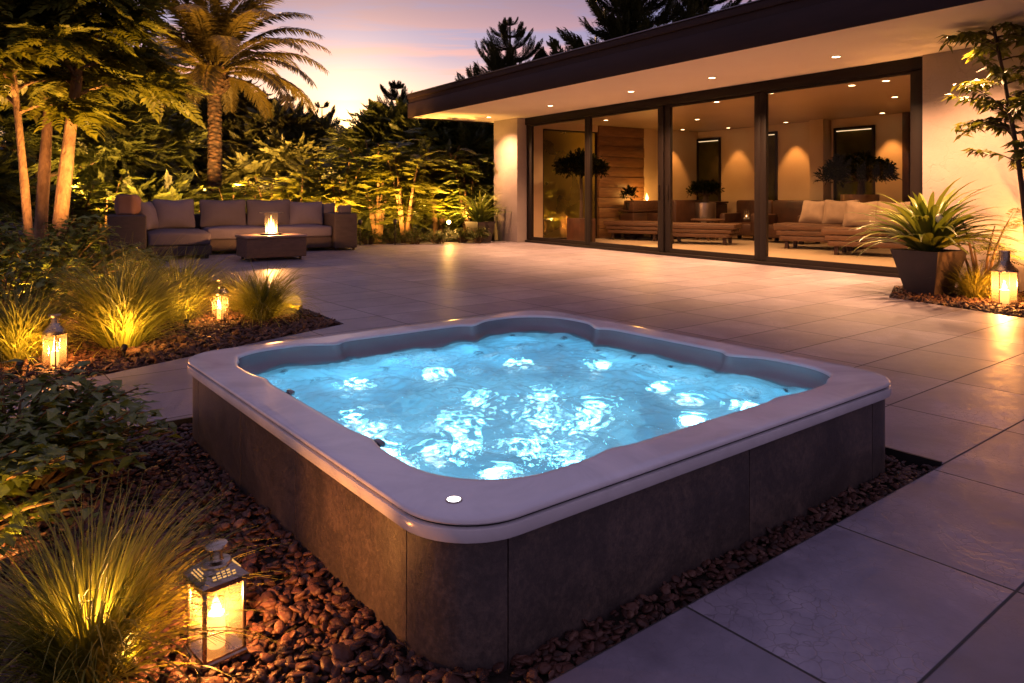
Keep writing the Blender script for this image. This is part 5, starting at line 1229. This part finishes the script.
for k, (dx, dy, hh, rr_) in enumerate(((0, 0, 0.34, 0.036), (0.05, 0.02, 0.26, 0.026), (-0.05, -0.02, 0.28, 0.027), (0.01, 0.055, 0.2, 0.022), (0.085, -0.02, 0.16, 0.018), (-0.085, 0.02, 0.18, 0.018))):
    mb = MB(); mb.add(flame_mesh(hh, rr_, k)); mb.build('flame', M['flame'], fe, (dx, dy, 0.035))
lamp('POINT', 'fire_lamp', (0, 0, 0.12), 45, (1.0, 0.42, 0.11), fe, 0.02)

# ------------------------------------------------------------------ lanterns
def candle(e, z0, h, r, W_, fl_h=0.05, parent_flame=True):
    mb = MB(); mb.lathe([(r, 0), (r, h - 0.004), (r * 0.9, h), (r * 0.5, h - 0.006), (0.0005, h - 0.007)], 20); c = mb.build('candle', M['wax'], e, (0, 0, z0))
    mb = MB(); mb.add(flame_mesh(fl_h, fl_h * 0.30, 1)); mb.build('flame', M['flame'], c, (0, 0, h - 0.004))
    lamp('POINT', 'candle_lamp', (0, 0, z0 + h + fl_h * 0.6), W_, FLAME, e, 0.010)
def square_lantern(loc, rz, w, h, label, Wt):
    e = empty('lantern', loc, rz, label, 'lantern'); hb = h * 0.60; k = w / math.sqrt(2)
    mb = MB(); mb.lathe([(k * 1.06, 0), (k * 1.06, 0.008), (k * 1.0, 0.012), (k * 1.0, 0.018)], sq=4); mb.build('base', M['metal'], e, smooth=False)
    for a in (-1, 1):
        for b in (-1, 1): mb = MB(); mb.box((0, 0, hb / 2 + 0.016), (0.009, 0.009, hb), 0.001); mb.build('post', M['metal'], e, (a * (w / 2 - 0.004), b * (w / 2 - 0.004), 0))
    for q in range(4):
        mb = MB(); x = w / 2 - 0.009; y = w / 2 - 0.0045; mb.quad((-x, y, 0.018), (x, y, 0.018), (x, y, hb + 0.012), (-x, y, hb + 0.012)); mb.build('pane', M['lglass'], e, (0, 0, 0), (0, 0, q * PI / 2), smooth=False)
    z = hb + 0.014; mb = MB(); mb.lathe([(k * 0.9, z), (k * 1.12, z + 0.001), (k * 1.12, z + 0.014), (k * 1.02, z + 0.019), (k * 0.60, z + h * 0.135), (k * 0.56, z + h * 0.14)], sq=4); rf = mb.build('roof', M['metal'], e, smooth=False)
    for q in range(4):                                         # glowing bars laid on the roof, painting candlelight through slots
        mb = MB()
        for r_ in range(3):
            for c_ in range(-2 + r_ // 2, 3 - r_ // 2):
                tz = 0.25 + r_ * 0.22; dist = (w / 2) * (1.02 + (0.60 - 1.02) * tz); mb.box((c_ * w * 0.115, dist + 0.0012, z + 0.019 + (h * 0.135 - 0.019) * tz), (w * 0.075, 0.002, h * 0.012), 0)
        mb.build('vent', M['vent'], rf, (0, 0, 0), (0, 0, q * PI / 2), smooth=False)
    z2 = z + h * 0.138; mb = MB(); mb.lathe([(w * 0.34, z2 - 0.004), (w * 0.35, z2 + 0.003), (w * 0.32, z2 + 0.008), (w * 0.17, z2 + 0.010), (w * 0.14, z2 + 0.014), (w * 0.135, z2 + h * 0.125), (w * 0.16, z2 + h * 0.135), (w * 0.25, z2 + h * 0.14), (w * 0.27, z2 + h * 0.155), (w * 0.25, z2 + h * 0.172), (w * 0.12, z2 + h * 0.182), (0.0005, z2 + h * 0.184)], 24); mb.build('chimney', M['metal'], e)
    candle(e, 0.014, hb * 0.50, w * 0.20, Wt, hb * 0.30)
    return e
M['vent'] = emit('vent_glow', (1.0, 0.5, 0.15), 1.0)
def round_lantern(loc, rad, h, label, Wt, knob='disc', neck=0.55):
    e = empty('lantern', loc, 0, label, 'lantern'); hb = h * 0.62
    mb = MB(); mb.lathe([(rad * 1.05, 0), (rad * 1.05, 0.012), (rad * 0.98, 0.016), (0.0005, 0.017)], 24); mb.build('base', M['metal'], e)
    mb = MB(); mb.lathe([(rad * 0.96, 0.017), (rad * 0.96, hb)], 28); bmesh.ops.delete(mb.bm, geom=[f for f in mb.bm.faces if len(f.verts) > 4], context='FACES'); mb.build('glass_cylinder', M['lglass'], e)
    for k in range(4): a = k * PI / 2 + 0.6; mb = MB(); mb.tube([(rad * 1.0 * math.cos(a), rad * 1.0 * math.sin(a), 0.01), (rad * math.cos(a), rad * math.sin(a), hb)], 0.005, 6); mb.build('post', M['metal'], e)
    mb = MB(); mb.lathe([(rad * 0.9, hb), (rad * 1.04, hb + 0.002), (rad * 1.04, hb + 0.02), (rad * 0.92, hb + h * 0.06), (rad * neck, hb + h * 0.15), (rad * 0.42, hb + h * 0.20)], 28); mb.build('roof', M['metal'], e)
    z = hb + h * 0.19
    mb = MB()
    if knob == 'disc': mb.lathe([(rad * 0.40, z), (rad * 0.36, z + h * 0.1), (rad * 0.55, z + h * 0.12), (rad * 0.60, z + h * 0.15), (rad * 0.5, z + h * 0.17), (0.0005, z + h * 0.172)], 24)
    elif knob == 'wide': mb.lathe([(rad * 0.18, z), (rad * 0.12, z + h * 0.15), (rad * 0.6, z + h * 0.16), (rad * 0.62, z + h * 0.175), (0.0005, z + h * 0.18)], 24)
    else: mb.lathe([(rad * 0.42, z), (rad * 0.42, z + h * 0.17), (rad * 0.46, z + h * 0.175), (rad * 0.44, z + h * 0.19), (0.0005, z + h * 0.192)], 24)
    mb.build('chimney', M['metal'], e)
    candle(e, 0.017, hb * 0.42, rad * 0.36, Wt, hb * 0.28); return e
square_lantern(Vector((-0.785, 1.925, -0.012)), R(-45), 0.112, 0.30, 'square nickel lantern with burning candle on the front pebbles', 4.5)
round_lantern(gp(55, 5.08, -0.01), 0.072, 0.385, 'round glass jar lantern standing alone at the left mulch edge', 4.5, 'disc')
round_lantern(gp(220, 6.98, -0.01), 0.075, 0.40, 'slim bottle-necked lantern between the grasses near the sofa', 6, 'wide', 0.35)
round_lantern(Vector((5.40, 7.95, -0.01)), 0.125, 0.60, 'tall round lantern by the wall at the right edge', 24, 'neck')

# ------------------------------------------------------------------ garden uplights
def uplight(loc, W_, label, tgt, spot=R(130), col=AMBER, h=0.25, group=None, blend=1.0, k=1.0):
    e = empty('garden_spotlight', loc, 0, label, 'garden spotlight', group)
    d = (Vector(tgt) - Vector((0, 0, h))).normalized()
    mb = MB(); mb.tube([(0, 0, -0.06), (0, 0, h - 0.02)], 0.012, 8); mb.build('stake', M['darkmetal'], e)
    q = d.to_track_quat('Z', 'Y').to_euler()
    mb = MB(); mb.lathe([(0.03 * k, -0.06 * k), (0.05 * k, -0.04 * k), (0.058 * k, 0.05 * k), (0.05 * k, 0.05 * k), (0.045 * k, 0.03 * k)], 16); hd = mb.build('lamp_head', M['darkmetal'], e, (0, 0, h), q)
    mb = MB(); mb.lathe([(0.046 * k, 0.03 * k), (0.046 * k, 0.036 * k), (0.0005, 0.042 * k)], 16); mb.build('lens', M['spot_lens'], hd)
    p = Vector((0, 0, h)) + d * (0.055 * k + 0.01)
    lamp('SPOT', 'spot_lamp', p, W_, col, e, 0.04, spot, blend, p + d); return e
mb = None
sl = uplight(gp(449, 18.75), 240, 'brightly shining garden spotlight among the shrubs left of the house', (-0.25, 0.9, 2.0), h=0.46)
mb = MB(); m = bmesh.new(); bmesh.ops.create_uvsphere(m, u_segments=14, v_segments=10, radius=0.05); mb.add(m); mb.build('globe', M['spot_lens'], sl, (0, -0.06, 0.50))
lamp('POINT', 'globe_lamp', (0, -0.14, 0.52), 30, AMBER, sl, 0.03)
ul = 'golden garden spotlight hidden in the low planting around the patio'
ug = 'hidden garden spotlights'
for px, Y, W_, tg in ((395, 17.4, 200, (0, 1.1, 1.5)), (360, 17.2, 200, (-0.1, 1.1, 1.5)), (325, 17.0, 200, (-0.1, 1.1, 1.4)), (280, 18.2, 150, (-0.1, 0.6, 1.5)), (470, 18.9, 150, (0, 0.8, 1.5)),
                       (110, 15.6, 150, (-0.2, 1, 1.5)), (335, 19.8, 260, (0, 1, 1.6)), (425, 20.8, 260, (0, 1, 1.6))):
    uplight(gp(px, Y), W_, ul, tg, group=ug, h=0.55)
uplight(gp(203, 18.6), 90, 'garden spotlight aimed up the palm trunk', (0.22, 0.6, 3.6), h=1.25, spot=R(120))
uplight(gp(236, 18.7), 150, 'garden spotlight right of the palm trunk', (0.25, 0.2, 3.4), h=1.25, spot=R(115))
for k_ in range(5):
    uplight(Vector((-6.93, 12.95, 0)) + Vector((0.875, 0.485, 0)) * (0.3 + k_ * 0.95) + Vector((-0.485, 0.875, 0)) * 2.55, 150, 'golden fill light added unseen on the ground right behind the sofa', (-0.3, 0.9, 1.5), group='fill lights added behind the sofa', h=0.3, spot=R(150))  # unseen lamps added to light the shrubs and trees from the front
for px, Y, W_ in ((128, 21.5, 330), (175, 22.5, 330), (262, 22.5, 330), (310, 22.5, 300), (372, 21.8, 260), (455, 21.0, 200), (70, 16.0, 260)):
    uplight(gp(px, Y), W_, 'golden fill light added unseen among the shrubs before the dark trees', (0, 1.0, 2.2), group='added fill lights under the trees', h=1.1, spot=R(150))  # unseen lamps added to lift the dark background trees
uplight(Vector((-6.0, 8.9, 0)), 120, 'garden spotlight at the foot of the slender pale trees', (-0.12, 0.75, 3.0), spot=R(125), h=0.25, col=WARM)
uplight(Vector((-5.2, 9.6, 0)), 260, 'garden spotlight right of the slender pale trees', (-0.4, 0.5, 3.2), spot=R(120), h=0.25)
uplight(gp(124, 5.35), 9, 'small garden spotlight at the foot of the largest fountain grass', (0.0, 0.5, 0.55), spot=R(165), h=0.07, k=0.4)
uplight(gp(186, 6.45), 9, 'small garden spotlight at the foot of the pale fountain grass', (0.0, 0.5, 0.55), spot=R(165), h=0.07, k=0.4)
uplight(gp(20, 4.85), 6, 'small garden spotlight at the foot of the grass on the left edge', (0.0, 0.5, 0.55), spot=R(165), h=0.07, k=0.4)
uplight(gp(300, 7.0), 5, 'small garden spotlight right of the low fountain grass', (-0.5, 0.2, 0.5), spot=R(165), h=0.07, k=0.4)
uplight(gp(98, 6.25), 22, 'small added fill light under the big mounded shrub', (-0.4, 0.6, 0.7), spot=R(165), h=0.1, k=0.4)  # lamp added to brighten the shrub's leaves
uplight(gp(22, 6.3), 22, 'small added fill light under the left side of the big mounded shrub', (0.1, 0.6, 0.7), spot=R(165), h=0.1, k=0.4)  # second lamp added to lighten the same shrub
uplight(Vector((6.1, 8.5, 0)), 60, 'garden spotlight at the foot of the right sapling', (0.15, 0.6, 1.5), spot=R(130), h=0.15, col=WARM)
uplight(Vector((-1.05, 1.83, -0.02)), 3.4, 'small garden spotlight in the heart of the big front grass', (0.0, 0.03, 0.4), spot=R(172), h=0.10, k=0.2)
uplight(Vector((-0.96, 1.84, -0.02)), 4.0, 'small garden spotlight at the foot of the big front grass', (-0.25, 0.12, 0.3), spot=R(170), h=0.03, k=0.22)
uplight(Vector((-1.62, 2.32, -0.02)), 3.5, 'small added fill light between the front grass and the leafy shrubs', (-0.4, 0.25, 0.35), spot=R(170), h=0.04, k=0.25)  # lamp added to brighten the low shrubs at the left
uplight(hse(-1.2, 1.7), 420, 'garden spotlight outside the end window of the house', (0.2, 0.8, 1.2), spot=R(150), h=0.2)
for i, (x, y) in enumerate(((-1.7, 2.5), (-2.0, 3.5), (-2.4, 2.2))):
    frond_shrub('fern_shrub', hse(x, y), 2.2, 0.9, 140, 'lit garden shrub seen through the end window of the house', 260 + i, M['leaf_gold'], FROND, (0.4, 0.8), 6, group='shrubs outside the end window')

# ------------------------------------------------------------------ render settings
sc.render.engine = 'CYCLES'
c = sc.cycles; c.use_denoising = True
try: c.denoiser = 'OPENIMAGEDENOISE'
except Exception: pass
c.max_bounces = 7; c.diffuse_bounces = 3; c.glossy_bounces = 3; c.transmission_bounces = 6; c.transparent_max_bounces = 16
c.sample_clamp_indirect = 4.0; c.sample_clamp_direct = 0.0
c.caustics_reflective = False; c.caustics_refractive = True
c.use_light_tree = True; c.use_adaptive_sampling = True; c.adaptive_threshold = 0.02
